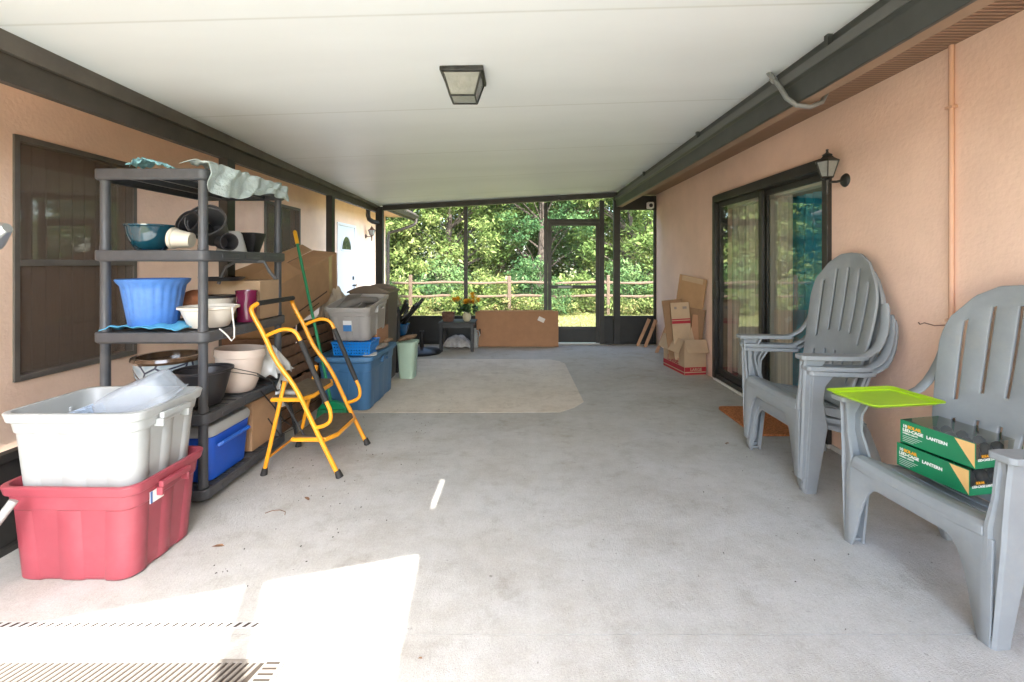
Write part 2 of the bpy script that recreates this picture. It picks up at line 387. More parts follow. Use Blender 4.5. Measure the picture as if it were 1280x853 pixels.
SH = [(0,-4.0,13.9,'light shrub behind the leftmost stretch of rail fence'),(1,-2.4,14.3,'taller dark shrub behind fence left of the middle mullion'),
      (0,-1.0,13.9,'light shrub behind fence right of the middle mullion'),(1,.35,14.2,'taller shrub behind fence just left of the screen door'),
      (0,1.7,14.0,'light shrub behind fence seen through the screen door'),(1,3.1,14.1,'taller shrub behind fence right of the screen door'),
      (0,4.5,13.9,'light shrub behind fence at the narrow right screen'),(1,6.0,14.2,'taller shrub behind fence past the right wall'),
      (1,-5.6,14.2,'taller shrub behind the fence below the roof corner'),(0,-7.2,14.0,'light shrub behind fence hidden by the house wing'),(1,-3.7,12.75,'leafy shrub growing through the rail fence by the roof corner'),(0,-1.6,12.85,'bushy shrub growing through the fence left of the middle post'),(1,1.05,12.9,'shrub growing through the fence in line with the screen door')]
used = set()
for i, (k, x, y, lab) in enumerate(SH):
    if k not in used: used.add(k); sp[k].location = (x, y, -.12); sp[k]['label'] = lab
    else:
        o = dup(sp[k], (x, y, -.12), (0,0,R(63*i)), lab)
        if y < 13: o.scale = (.6,.45,.62)
rng = np.random.default_rng(5)
n = 380; cc = np.stack([rng.uniform(-8, 8, n), rng.uniform(12.75, 14.3, n), rng.uniform(-.08, .30, n)], 1)
V, F = leafcloud(cc, 60, (.14,.10,.06), .042); gc = raw('ground_cover', V, F, leafC)
tag(gc, 'low tangled weeds and brown leaves along the fence foot', 'ground cover', kind='stuff')
n = 900; cc = np.stack([rng.uniform(-22, 22, n), rng.uniform(25, 28, n), rng.uniform(0, 9, n)], 1)
V, F = leafcloud(cc, 45, (.6,.4,.4), .22); gw = raw('far_wood', V, F, leafB)
tag(gw, 'dense far wood closing the view behind the trees', 'woodland', kind='stuff')

# split rail fence
railm = M('weathered_rail', (.125,.09,.06), .9, (7,.25), (24,.6,.01), scale3=(1,1,3), rgb2=(.11,.075,.05))
fe = thing('rail_fence', 'weathered split rail fence with two rails beyond the lawn', 'fence', (0,12.95,-.12))
FX = [-9.0,-6.0,-3.14,-.33,2.48,5.3,8.2]
for x in FX:
    MB().prism([(x-.045,12.9),(x+.04,12.88),(x+.055,12.98),(x-.03,12.99)], -.12, 1.02+.03*math.sin(x*5)).build('post', railm, fe, bevel=.012)
for a, b in zip(FX, FX[1:]):
    for z in (.80,.42):
        q = MB(); n = 6
        q.tube([(a-.1+(b-a+.2)*i/n, 12.95+.015*math.sin(i*2+a), z+.02*math.sin(i*1.7+a*3+z)) for i in range(n+1)], [.036+.007*math.sin(i*3+a) for i in range(n+1)], 6)
        q.build('rail', railm, fe)

# ------------------------------------------------------------------ left house wing
WX = -3.3
hl = thing('house_wing', 'peach stucco house wing along the left with white door and screened windows', 'house', (WX-3,4,0))
def wallX(mb, x0, x1, ya, yb, z0, z1, holes):
    """wall slab with rectangular openings, split into butt-jointed blocks"""
    y = ya
    for (h0, h1, k0, k1) in sorted(holes):
        mb.box(x0, x1, y, h0, z0, z1)
        if k0 > z0: mb.box(x0, x1, h0, h1, z0, k0)
        mb.box(x0, x1, h0, h1, k1, z1); y = h1
    mb.box(x0, x1, y, yb, z0, z1)
wins = [(2.955,3.90,.583,2.20),(5.85,6.80,.583,2.17)]
mb = MB(); wallX(mb, WX-.2, WX, -9, 11.1, -.11, 2.52, wins+[(8.16,9.07,.02,2.10)])
mb.box(-9,WX-.2,10.9,11.1,-.11,2.52); mb.build('wall', stuccoL, hl)
mb = MB(); mb.box(WX,-2.68,-9,11.35,2.50,2.53); mb.build('soffit', M('peach_soffit', (.78,.50,.36), .85, (3,.1), (30,.3,.01)), hl)
mb = MB(); mb.box(-2.68,-2.66,-9,11.4,2.40,2.55); mb.build('fascia', bronze3, hl)
shing = M('asphalt_shingle', (.12,.10,.085), .95, (25,.4), (40,.6,.02))
mb = MB(); mb.add([(-2.62,-9,2.55),(-2.62,11.45,2.55),(-6.5,11.45,4.1),(-6.5,-9,4.1),(-2.62,-9,2.6),(-2.62,11.45,2.6),(-6.5,11.45,4.15),(-6.5,-9,4.15)],
  [(0,1,2,3),(4,7,6,5),(0,4,5,1),(1,5,6,2),(2,6,7,3),(3,7,4,0)]); mb.build('roof', shing, hl)
mb = MB(); mb.prism([(-2.655,2.44),(-2.655,2.55),(-2.56,2.55),(-2.555,2.52),(-2.575,2.49),(-2.60,2.44)], -9, 11.45, 'y'); mb.build('gutter', bronze3, hl, bevel=.004)
mb = MB(); mb.tube([(-2.60,11.3,2.46),(-2.60,11.3,2.37),(-2.66,11.28,2.30),(-2.95,11.2,2.18),(-3.22,11.14,2.10),(-3.25,11.14,1.9),(-3.25,11.14,.1)], .04, 8); mb.build('downspout', bronze3, hl, smooth=True)
winglass = see_through('solar_screen_glass', (.75,.75,.72), (.55,.53,.50), .28, .03)
solar = see_through('solar_screen', (.21,.165,.13), (1,1,1), .50, diffuse=True)
blind = M('dim_blind', (.30,.22,.16), .9, (3,.2))
roomm = M('dim_room', (.10,.08,.06), .95)
for (y0, y1, z0, z1) in wins:
    fr = MB(); t = .035; zm = (z0+z1)/2-.03
    for (a, b, c_, d_) in ((y0,y0+t,z0,z1),(y1-t,y1,z0,z1),(y0+t,y1-t,z0,z0+t),(y0+t,y1-t,z1-t,z1),(y0+t,y1-t,zm-.022,zm+.022)):
        fr.box(WX-.06, WX+.014, a, b, c_, d_)
    w_ = fr.build('window', M('screen_frame', (.12,.11,.095), .5, (5,.2)), hl, bevel=.003)
    q = MB(); q.add([(WX+.004,y0+t,z0+t),(WX+.004,y1-t,z0+t),(WX+.004,y1-t,z1-t),(WX+.004,y0+t,z1-t)], [(0,1,2,3)]); q.build('insect_screen', solar, w_)
    q = MB(); q.add([(WX-.05,y0+t,z0+t),(WX-.05,y1-t,z0+t),(WX-.05,y1-t,z1-t),(WX-.05,y0+t,z1-t)], [(0,1,2,3)]); q.build('pane', winglass, w_)
    q = MB(); nb = 9
    for k in range(nb):
        ya = y0+.04+(y1-y0-.08)*k/nb; q.box(WX-.13, WX-.125, ya+.006, ya+(y1-y0-.08)/nb-.004, z0+.03, z1-.03, )
    q.build('blind', blind, w_)
    q = MB(); q.box(WX-1.4,WX-1.38,y0-.3,y1+.3,.1,2.45); q.box(WX-1.38,WX-.2,y0-.32,y0-.3,.1,2.45); q.box(WX-1.38,WX-.2,y1+.3,y1+.32,.1,2.45); q.box(WX-1.4,WX-.2,y0-.32,y1+.32,2.45,2.47); q.box(WX-1.4,WX-.2,y0-.32,y1+.32,.08,.1); q.build('room', roomm, w_)
# white entry door with fan light
dr = MB(); y0, y1, z1 = 8.16, 9.07, 2.10
dr.box(WX-.06,WX+.02,y0,y0+.05,.02,z1); dr.box(WX-.06,WX+.02,y1-.05,y1,.02,z1); dr.box(WX-.06,WX+.02,y0+.05,y1-.05,z1-.05,z1)
door = dr.build('entry_door', white_paint, hl, bevel=.004)
q = MB(); q.box(WX-.045,WX-.008,y0+.05,y1-.05,.02,z1-.05); q.build('door_leaf', M('white_door', (.78,.80,.82), .4), door)
yc = (y0+y1)/2; q = MB(); pts = [(yc+.25*math.cos(R(a)), 1.60+.27*math.sin(R(a))) for a in range(0,181,12)]
q.prism(pts, WX-.007, WX-.001, 'x'); q.build('fan_light', M('fan_glass', (.06,.07,.045), .08, (12,.6)), door)
q = MB()
for i in range(len(pts)): q.tube([(WX,*pts[i]), (WX,*pts[(i+1) % len(pts)])], .016, 6)
q.build('fan_light_trim', white_paint, door)
q = MB(); q.box(WX-.006,WX+.014,y1-.13,y1-.09,1.03,1.10); q.tube([(WX-.01,y1-.11,.92),(WX+.05,y1-.11,.92),(WX+.06,y1-.11,.92)], [.016,.016,.03], 10); q.build('handle', M('dark_hardware', (.05,.05,.05), .35, metal=.6), door)

# ------------------------------------------------------------------ right house
RX = 2.275
hr = thing('main_house', 'peach stucco main house wall on the right with sliding glass door', 'house', (RX+3,3,0))
SY0, SY1, SZ0, SZ1 = 3.33, 5.33, .03, 2.137
mb = MB(); wallX(mb, RX, RX+.2, -9, 7.75, -.11, 2.505, [(SY0,SY1,-.0,SZ1)])
mb.box(RX+.2,9,7.55,7.75,-.11,2.505); mb.build('wall', stucco, hr)
# perforated vinyl soffit: bump ridges with darker colour bands in the grooves
mb = MB(); yy = -9.0
sof = bpy.data.materials.new('ribbed_soffit'); sof.use_nodes = True; n = sof.node_tree.nodes; l = sof.node_tree.links; p = n['Principled BSDF']
p.inputs['Roughness'].default_value = .7
tc = n.new('ShaderNodeTexCoord'); wv = n.new('ShaderNodeTexWave'); wv.bands_direction = 'Y'; wv.inputs['Scale'].default_value = 11; wv.inputs['Distortion'].default_value = 0
l.new(tc.outputs['Object'], wv.inputs[0]); cr = n.new('ShaderNodeValToRGB'); cr.color_ramp.elements[0].color = (.17,.105,.07,1); cr.color_ramp.elements[1].color = (.33,.20,.135,1); cr.color_ramp.elements[1].position = .45
l.new(wv.outputs[0], cr.inputs[0]); l.new(cr.outputs[0], p.inputs['Base Color'])
bp = n.new('ShaderNodeBump'); bp.inputs['Distance'].default_value = .006; l.new(wv.outputs[0], bp.inputs['Height']); l.new(bp.outputs[0], p.inputs['Normal'])
mb.box(1.66,RX+.2,-9,7.75,2.507,2.53); mb.build('soffit', sof, hr)
mb = MB(); mb.box(1.625,1.70,-9,7.75,2.297,2.50); mb.build('fascia', M('tan_fascia', (.30,.20,.135), .7, (3,.15)), hr)
# gutter: face, rolled lip and upper flashing
mb = MB(); mb.prism([(1.60,2.292),(1.622,2.292),(1.622,2.54),(1.612,2.54),(1.612,2.475),(1.572,2.475),(1.572,2.415),(1.588,2.40)], -9, 7.70, 'y')
gut = mb.build('gutter', bronze2, hr, bevel=.003)
mb = MB(); mb.box(1.568,1.5715,-9,7.70,2.418,2.472); mb.build('gutter_lip', M('lip_grey', (.085,.09,.084), .4), gut)
for y in (2.35,4.1,5.9): MB().box(1.585,1.611,y,y+.03,2.476,2.545).build('hanger', bronze2, gut)
mb = MB(); mb.add([(1.57,-9,2.64),(1.57,7.8,2.64),(8,7.8,4.6),(8,-9,4.6),(1.57,-9,2.70),(1.57,7.8,2.70),(8,7.8,4.66),(8,-9,4.66)],
  [(0,1,2,3),(4,7,6,5),(0,4,5,1),(1,5,6,2),(2,6,7,3),(3,7,4,0)]); mb.build('roof', shing, hr)
# sliding door
sd = MB(); t = .06
sd.box(RX-.035,RX+.12,SY0,SY0+t,SZ0,SZ1); sd.box(RX-.035,RX+.12,SY1-t,SY1,SZ0,SZ1)
sd.box(RX-.05,RX+.12,SY0+t,SY1-t,SZ1-.085,SZ1); sd.box(RX-.02,RX+.12,SY0+t,SY1-t,SZ0,SZ0+.05)
slider = sd.build('sliding_door', bronze, hr, bevel=.004)
slglass = see_through('door_glass', (.85,.88,.88), (.92,.94,.92), .15, .004)
def leaf(ya, yb, xo):
    q = MB(); s_ = .055; za, zb = SZ0+.052, SZ1-.087
    q.box(xo,xo+.03,ya,ya+s_,za,zb); q.box(xo,xo+.03,yb-s_,yb,za,zb); q.box(xo,xo+.03,ya+s_,yb-s_,za,za+.07); q.box(xo,xo+.03,ya+s_,yb-s_,zb-.05,zb)
    lf = q.build('door_panel', bronze, slider, bevel=.003)
    q = MB(); q.add([(xo+.014,ya+s_,za+.07),(xo+.014,yb-s_,za+.07),(xo+.014,yb-s_,zb-.05),(xo+.014,ya+s_,zb-.05)], [(0,1,2,3)]); q.build('pane', slglass, lf)
    return lf
l1 = leaf(SY0+.062, 4.36, RX+.05); l2 = leaf(4.31, SY1-.062, RX+.005)
q = MB(); q.box(RX-.03,RX+.004,5.235,5.26,.95,1.15); q.build('handle', bronze, l2, bevel=.004)
blm = M('vertical_blind', (.78,.72,.60), .7, (2,.45), transl=.25, scale3=(.1,11,.04))  # vertical colour streaks stand in for shading on the slats
q = MB(); yb = 4.13
while yb < 5.24:
    a = R(-6+17*math.sin(yb*31)); q.add([(RX+.17-.045*math.sin(a),yb-.045*math.cos(a),.12),(RX+.17+.045*math.sin(a),yb+.045*math.cos(a),.12),
        (RX+.17+.045*math.sin(a),yb+.045*math.cos(a),1.98),(RX+.17-.045*math.sin(a),yb-.045*math.cos(a),1.98)], [(0,1,2,3)]); yb += .078 if yb < 4.25 or yb > 4.45 else .1
q.build('vertical_blinds', blm, slider)
q = MB(); q.box(RX+.11,RX+.2,SY0+.07,SY1-.07,1.985,2.05); q.build('head_rail', M('cream_rail', (.62,.58,.46), .5), slider)
q = MB(); q.grid(60, 2, lambda u, v: (RX+.30+.022*math.sin(u*60), 3.30+1.12*u, .05+1.93*v)); q.build('teal_curtain', M('teal_cloth', (.02,.40,.58), .8, (3,.2), transl=.3), slider, smooth=True)
q = MB(); q.box(RX+3,RX+3.1,1.5,7.4,0,2.5); q.box(RX+.2,RX+3,7.3,7.4,0,2.5); q.box(RX+.2,RX+3,1.5,1.6,0,2.5); q.box(RX+.2,RX+3,1.6,7.3,2.4,2.5)
q.build('room_walls', M('room_paint', (.35,.31,.26), .9), hr)
q = MB(); q.box(RX+.2,RX+3,1.6,7.3,-.1,.02); q.build('room_floor', M('room_tile', (.30,.24,.18), .4), hr)
mb = MB(); mb.box(RX-.012,RX-.001,-9,SY0-.01,.0,.035); mb.box(RX-.025,RX+.03,SY0,SY1,.001,.028); mb.build('sill_strip', M('pale_caulk', (.68,.68,.66), .7, (9,.1)), hr)
# conduit on the wall
cd = MB(); cd.tube([(RX-.014,2.39,.30),(RX-.014,2.39,2.503)], .0125, 10)
cd.box(RX-.03,RX-.0005,2.368,2.412,2.17,2.185); cd.box(RX-.03,RX-.0005,2.368,2.412,1.05,1.065); cd.box(RX-.03,RX-.0005,2.368,2.412,.5,.515)
tag(cd.build('wall_conduit', M('painted_pipe', (.68,.41,.28), .55, (4,.06)), smooth=True), 'thin peach painted conduit running up the right wall', 'conduit')
cd = MB(); cd.tube([(RX-.004,2.42,1.03),(RX-.03,2.47,1.02),(RX-.05,2.51,1.03),(RX-.03,2.56,1.015),(RX-.004,2.60,1.02)], .003, 6)
tag(cd.build('loose_wire', M('brown_wire', (.20,.09,.07), .6), smooth=True), 'short loose brown wire on the wall above the lime tray', 'wire')

# ------------------------------------------------------------------ patio cover
XB = -2.40
pc = thing('patio_cover', 'white panelled patio roof with bronze header posts and left gutter', 'patio roof', (-.4,3.6,0))
def zc(x, y):
    zl = 2.44+(y-2)*(2.32-2.44)/5.66; t = (x-XB)/(1.56-XB); return zl+(2.545-zl)*t
ceil = bpy.data.materials.new('ceiling_panel'); ceil.use_nodes = True; n = ceil.node_tree.nodes; l = ceil.node_tree.links; p = n['Principled BSDF']
p.inputs['Roughness'].default_value = .45
tc = n.new('ShaderNodeTexCoord'); sp_ = n.new('ShaderNodeSeparateXYZ'); l.new(tc.outputs['Object'], sp_.inputs[0])
a = n.new('ShaderNodeMath'); a.operation = 'ADD'; a.inputs[1].default_value = 3.6-2.07+12.2; l.new(sp_.outputs['Y'], a.inputs[0])
b = n.new('ShaderNodeMath'); b.operation = 'PINGPONG'; b.inputs[1].default_value = .61; l.new(a.outputs[0], b.inputs[0])
cr = n.new('ShaderNodeValToRGB'); e = cr.color_ramp.elements; e[0].position = 0; e[0].color = (.80,.80,.77,1); e[1].position = .012; e[1].color = (1,1,1,1)
l.new(b.outputs[0], cr.inputs[0])
t = n.new('ShaderNodeTexNoise'); t.inputs['Scale'].default_value = .8; t.inputs['Detail'].default_value = 5; mp = n.new('ShaderNodeMapping'); mp.inputs['Scale'].default_value = (.6,2,1)
l.new(tc.outputs['Object'], mp.inputs[0]); l.new(mp.outputs[0], t.inputs[0])
c2 = n.new('ShaderNodeValToRGB'); e = c2.color_ramp.elements; e[0].position = .35; e[0].color = (.77,.82,.835,1); e[1].position = .6; e[1].color = (.82,.87,.885,1); l.new(t.outputs[0], c2.inputs[0])
mx = n.new('ShaderNodeMix'); mx.data_type = 'RGBA'; mx.blend_type = 'MULTIPLY'; mx.inputs['Factor'].default_value = 1
l.new(c2.outputs[0], mx.inputs['A']); l.new(cr.outputs[0], mx.inputs['B']); l.new(mx.outputs['Result'], p.inputs['Base Color'])
bp = n.new('ShaderNodeBump'); bp.inputs['Distance'].default_value = .004; bp.inputs['Strength'].default_value = .6; l.new(cr.outputs[0], bp.inputs['Height']); l.new(bp.outputs[0], p.inputs['Normal'])
mb = MB()
def slab(x0, x1, ya0, ya1, yb, nx, ny):
    for th, dz in ((0,0),(1,.09)):
        mb.grid(nx, ny, lambda u, v: (x0+(x1-x0)*u, (ya0+(ya1-ya0)*u)*(1-v)+yb*v, zc(x0+(x1-x0)*u, (ya0+(ya1-ya0)*u)*(1-v)+yb*v)+dz))
    def side(pa, pb):
        mb.add([(*pa, zc(*pa)), (*pb, zc(*pb)), (*pb, zc(*pb)+.09), (*pa, zc(*pa)+.09)], [(0,1,2,3)])
    side((x0,ya0),(x1,ya1)); side((x1,ya1),(x1,yb)); side((x0,yb),(x1,yb)); side((x0,ya0),(x0,yb))
slab(-2.46, 1.62, .9, .9, 7.78, 8, 14); slab(-2.46, .30, -.66, .15, .9, 6, 3); slab(.30, .342, .15, .15, .5, 1, 1); slab(.342, 1.62, .15, .15, .9, 2, 3)  # unseen rear edge and slit shaped to throw the sun patch and streak
mb.prism([(.345,.149),(.43,-.8),(1.62,-.8),(1.62,.149)], 2.535, 2.62)  # unseen rear strip, added just long enough to shade the floor
mb.build('roof_panels', ceil, pc)
# left header: upper fascia and lower beam, then outer gutter
mb = MB()
def zl(y): return zc(XB, y)
def beam(xa, xb, f0, f1, ya, yb, n=8):
    for i in range(n):
        a_, b_ = ya+(yb-ya)*i/n, ya+(yb-ya)*(i+1)/n
        mb.add([(xa,a_,f0(a_)),(xb,a_,f0(a_)),(xb,a_,f1(a_)),(xa,a_,f1(a_)),(xa,b_,f0(b_)),(xb,b_,f0(b_)),(xb,b_,f1(b_)),(xa,b_,f1(b_))],
           [(0,1,5,4),(1,2,6,5),(2,3,7,6),(3,0,4,7)]+([(0,3,2,1)] if i == 0 else [])+([(4,5,6,7)] if i == n-1 else []))
beam(XB-.06, XB-.012, lambda y: 2.21, lambda y: (2.21+zl(y))/2+.018, -.4, 7.74)
mb.build('header_beam', bronze3, pc)
mb = MB(); beam(XB-.08, XB+.012, lambda y: (2.21+zl(y))/2+.02, lambda y: zl(y)+.03, -.4, 7.74); mb.build('header_fascia', M('taupe_fascia', (.115,.100,.082), .5, (4,.3), grime=(6,.5,(.09,.07,.055))), pc)
mb = MB(); mb.prism([(XB-.062,2.23),(XB-.062,2.38),(XB-.15,2.38),(XB-.155,2.34),(XB-.13,2.27),(XB-.12,2.23)], -.5, 7.8, 'y'); g1 = mb.build('gutter', bronze3, pc, bevel=.004)
mb = MB(); mb.tube([(XB-.10,7.45,2.24),(XB-.10,7.45,2.14),(XB-.09,7.47,2.08),(XB-.05,7.53,2.045),(XB+.0,7.60,2.035),(XB+.01,7.635,2.03)], .038, 8); mb.build('downspout', bronze3, g1, smooth=True)
for y in (3.73,5.76):
    MB().box(XB-.045,XB+.03,y-.05,y+.05,.0,2.209).build('post', bronze, pc, bevel=.004)
MB().box(-.37,-.30,-.06,.01,0,2.50).build('post', bronze, pc, bevel=.004)
# side kick panel
mb = MB(); mb.box(XB-.03,XB-.018,-.4,3.68,.03,.43); mb.box(XB-.045,XB+.005,-.4,3.679,.43,.47); mb.box(XB-.045,XB+.005,-.4,3.679,.0,.03)
mb.box(XB-.03,XB-.018,3.782,5.709,.03,.43); mb.box(XB-.045,XB+.005,3.782,5.709,.43,.47); mb.box(XB-.045,XB+.005,3.782,5.709,.0,.03)
mb.box(XB-.03,XB-.018,5.812,7.60,.03,.43); mb.box(XB-.045,XB+.005,5.812,7.60,.43,.47); mb.box(XB-.045,XB+.005,5.812,7.60,.0,.03)
mb.build('kick_panel', bronze, pc, bevel=.002)

# ------------------------------------------------------------------ back screen wall and door
BY = 7.66
sw = thing('screen_wall', 'bronze framed insect screen wall with black kick panels across the back', 'screen wall', (-.2,BY,0))
def fb(mb, x0, x1, z0, z1, d0=-.025, d1=.03): mb.box(x0, x1, BY+d0, BY+d1, z0, z1)
mb = MB(); fb(mb, XB-.03, XB+.085, 0, 2.30, -.05, .05)
fb(mb, -.955,-.895, .472, 2.31); fb(mb, .39,.45, 0, 2.37); fb(mb, 1.325,1.40, 0, 2.41); fb(mb, 1.56,1.665, 0, 2.47, -.04,.05); fb(mb, 2.235,2.27, 0, 2.25)
mb.build('mullion', bronze, sw, bevel=.003)
mb = MB(); x0, x1 = XB+.085, 1.62
mb.add([(x0,BY-.04,zc(x0,BY)-.085),(x1,BY-.04,zc(x1,BY)-.085),(x1,BY-.04,zc(x1,BY)-.001),(x0,BY-.04,zc(x0,BY)-.001),
        (x0,BY+.05,zc(x0,BY)-.085),(x1,BY+.05,zc(x1,BY)-.085),(x1,BY+.05,zc(x1,BY)-.001),(x0,BY+.05,zc(x0,BY)-.001)], [(0,1,2,3),(4,7,6,5),(0,4,5,1),(3,2,6,7),(0,3,7,4),(1,5,6,2)])
fb(mb, 1.667, 2.273, 2.25, 2.49); mb.build('top_rail', bronze, sw, bevel=.003)
mb = MB()
for (a, b) in ((XB+.086,.389),(1.401,1.559),(1.666,2.234)):
    fb(mb, a, b, .44, .472); fb(mb, a, b, .0, .03); fb(mb, a, b, .03, .44, .0, .01)
mb.build('kick_panel', M('black_panel', (.020,.021,.020), .55, (5,.25)), sw, bevel=.002)
mb = MB(); fb(mb, .451,1.324,2.05,2.10); mb.build('transom_bar', bronze, sw, bevel=.003)
scr = see_through('insect_screen', (.16,.165,.15), (1,1,1), .22, diffuse=True)
mb = MB()
for (a, b, c_, d_) in ((XB+.085,-.955,.472,2.28),(-.895,.39,.472,2.34),(.45,1.325,2.10,2.40),(1.40,1.56,.472,2.45),(1.665,2.235,.472,2.25)):
    mb.add([(a,BY+.012,c_),(b,BY+.012,c_),(b,BY+.012,d_),(a,BY+.012,d_)], [(0,1,2,3)])
mb.build('insect_screen', scr, sw)
sdr = thing('screen_door', 'bronze framed screen door with push bar in the back wall', 'door', (.9,BY,0))
mb = MB(); fb(mb,.456,.515,.02,2.045,-.03,.015); fb(mb,1.26,1.32,.02,2.045,-.03,.015); fb(mb,.515,1.26,1.985,2.045,-.03,.015); fb(mb,.515,1.26,.93,.985,-.03,.015); fb(mb,.515,1.26,.245,.29,-.03,.015)
mb.build('frame', bronze, sdr, bevel=.003)
mb = MB(); fb(mb,.515,1.26,.03,.245,-.015,-.003); mb.build('kick_panel', MATS['black_panel'], sdr)
mb = MB(); mb.add([(.515,BY-.005,.29),(1.26,BY-.005,.29),(1.26,BY-.005,1.985),(.515,BY-.005,1.985)], [(0,1,2,3)]); mb.build('insect_screen', scr, sdr)
mb = MB(); fb(mb,.62,.86,.945,.972,-.075,-.05); fb(mb,.64,.66,.95,.968,-.05,-.03); fb(mb,.82,.84,.95,.968,-.05,-.03); mb.build('push_bar', M('worn_metal', (.25,.25,.24), .4, metal=.7), sdr, bevel=.003)
mb = MB(); fb(mb,.46,1.32,.0,.018,-.05,.03); tag(mb.build('door_threshold', M('bare_aluminium', (.55,.55,.54), .4, metal=.5)), 'pale aluminium threshold strip under the screen door', 'threshold')
# security camera
sv = thing('security_camera', 'small white security camera under the beam in the right back corner', 'camera', (2.14,7.58,2.31))
MB().prism([(2.09,2.26),(2.20,2.26),(2.20,2.37),(2.09,2.37)], 7.50, 7.60, 'y').build('housing', white_paint, sv, bevel=.02)
MB().tube([(2.145,7.505,2.31),(2.145,7.492,2.31)], .032, 16).build('lens', blackm, sv)
MB().box(2.125,2.165,7.60,7.632,2.34,2.38).build('bracket', white_paint, sv)

# ------------------------------------------------------------------ fixtures
glassw = M('frosted_glass', (.42,.44,.42), .25, (6,.25), trans=.35, bump=(60,.5,.004))
cl = thing('ceiling_light', 'square flared glass ceiling light with dark frame on the white ceiling', 'ceiling light', (-.34,2.72,zc(-.34,2.72)))
iron = M('aged_iron', (.045,.048,.046), .45, (20,.4), metal=.4)
zt = -.0; q = MB(); q.box(-.125,.125,-.125,.125,-.028,.002); q.build('canopy', iron, cl, bevel=.006, world=False)
q = MB(); A = [(-.11,-.11),(.11,-.11),(.11,.11),(-.11,.11)]; Bq = [(-.072,-.072),(.072,-.072),(.072,.072),(-.072,.072)]
for i in range(4):
    q.tube([(*A[i],-.026),(*Bq[i],-.15)], .006, 6); j = (i+1) % 4
    q.tube([(*Bq[i],-.15),(*Bq[j],-.15)], .006, 6)
q.build('frame', iron, cl, world=False)
q = MB(); q.add([(x*.97,y*.97,-.03) for x, y in A]+[(x*.97,y*.97,-.149) for x, y in Bq], [(0,1,5,4),(1,2,6,5),(2,3,7,6),(3,0,4,7),(4,5,6,7)]); q.build('glass_shade', glassw, cl, world=False)
def wall_lantern(name, label, loc, side, k=1.0, mt=iron):
    """carriage lantern; side=+1 wall lies towards +X"""
    o = thing(name, label, 'wall lantern', loc); s = side
    q = MB(); q.lathe([(.0,-.012),(.055*k,-.012),(.055*k,0),(.045*k,.012),(.02*k,.02),(0,.02)], 20, X=Matrix.Translation((0,0,0)) @ Euler((0,R(-90*s),0)).to_matrix().to_4x4()); q.build('back_plate', mt, o, smooth=True, world=False)
    lx = -.145*s*k
    q = MB(); q.tube([(-.015*s,0,0),(-.07*s*k,0,-.01),(lx,0,-.012)], .010*k, 8); q.lathe([(.0,-.11*k),(.013*k,-.11*k),(.015*k,-.06*k),(.017*k,.0),(.035*k,.012*k),(.02*k,.02*k),(0,.02*k)], 14, c=(lx,0,0)); q.build('arm', mt, o, smooth=True, world=False)
    q = MB(); n = 6; r0, r1, z0, z1 = .045*k, .085*k, .022*k, .145*k
    for i in range(n):
        a0, a1 = 2*math.pi*i/n, 2*math.pi*(i+1)/n
        p0 = lambda a, r, z: (lx+r*math.cos(a), r*math.sin(a), z)
        q.tube([p0(a0,r0,z0), p0(a0,r1,z1)], .005*k, 5); q.tube([p0(a0,r0,z0), p0(a1,r0,z0)], .005*k, 5); q.tube([p0(a0,r1,z1), p0(a1,r1,z1)], .006*k, 5)
    q.build('frame', mt, o, world=False)
    q = MB(); q.lathe([(r0*.96,z0),(r1*.96,z1)], 6, c=(lx,0,0)); q.build('glass_shade', glassw, o, world=False)
    q = MB(); q.lathe([(.092*k,.147*k),(.05*k,.175*k),(.032*k,.195*k),(.04*k,.200*k),(.012*k,.218*k),(.008*k,.235*k),(.013*k,.242*k),(0,.25*k)], 6, c=(lx,0,0)); q.build('roof_cap', mt, o, world=False)
    return o
wall_lantern('wall_lantern', 'dark carriage lantern on the peach wall above the sliding door corner', (RX,3.19,1.94), 1, .88)
wall_lantern('wall_lantern', 'small brown lantern beside the white door of the house wing', (WX,9.68,1.93), -1, .9, M('rust_brown', (.10,.055,.04), .5, metal=.3))
cd = MB(); P = [(1.545,2.84,2.55),(1.555,2.80,2.49),(1.56,2.74,2.42),(1.565,2.68,2.33),(1.60,2.64,2.275),(1.67,2.63,2.262),(1.76,2.66,2.30),(1.80,2.68,2.36),(1.80,2.68,2.505)]
cd.tube(P, .014, 10); cd.tube([(1.554,2.81,2.50),(1.556,2.79,2.475)], .02, 10)
tag(cd.build('bent_conduit', M('grey_conduit', (.20,.21,.21), .4, (8,.1)), smooth=True), 'grey bent electrical conduit looping under the right gutter', 'conduit')
rp = thing('clamp_lamp', 'silver cone lamp shade sticking in at the far left edge', 'lamp', (-2.33,1.98,1.5))
q = MB(); Xc = T(-2.262,1.98,1.503,0,72,0); q.lathe([(.075,-.065),(.02,.03)], 20, X=Xc); q.build('shade', M('brushed_metal', (.55,.58,.58), .35, metal=.8), rp, solid=.003, smooth=True)
q = MB(); q.tube([Xc @ Vector((0,0,-.03)), (-2.395,1.98,1.49)], .012, 12); q.tube([(-2.395,1.98,1.50),(-2.39,1.98,1.0),(-2.385,1.98,.47)], .008, 8); q.build('socket', blackm, rp)
q = MB(); q.tube([(-2.20,1.62,.0),(-2.155,1.72,.14),(-2.105,1.80,.29),(-2.06,1.85,.395)], .016, 14)
tag(q.build('metal_tube', M('satin_tube', (.30,.31,.30), .5), smooth=True), 'short silver tube leaning beside the red tote', 'tube')

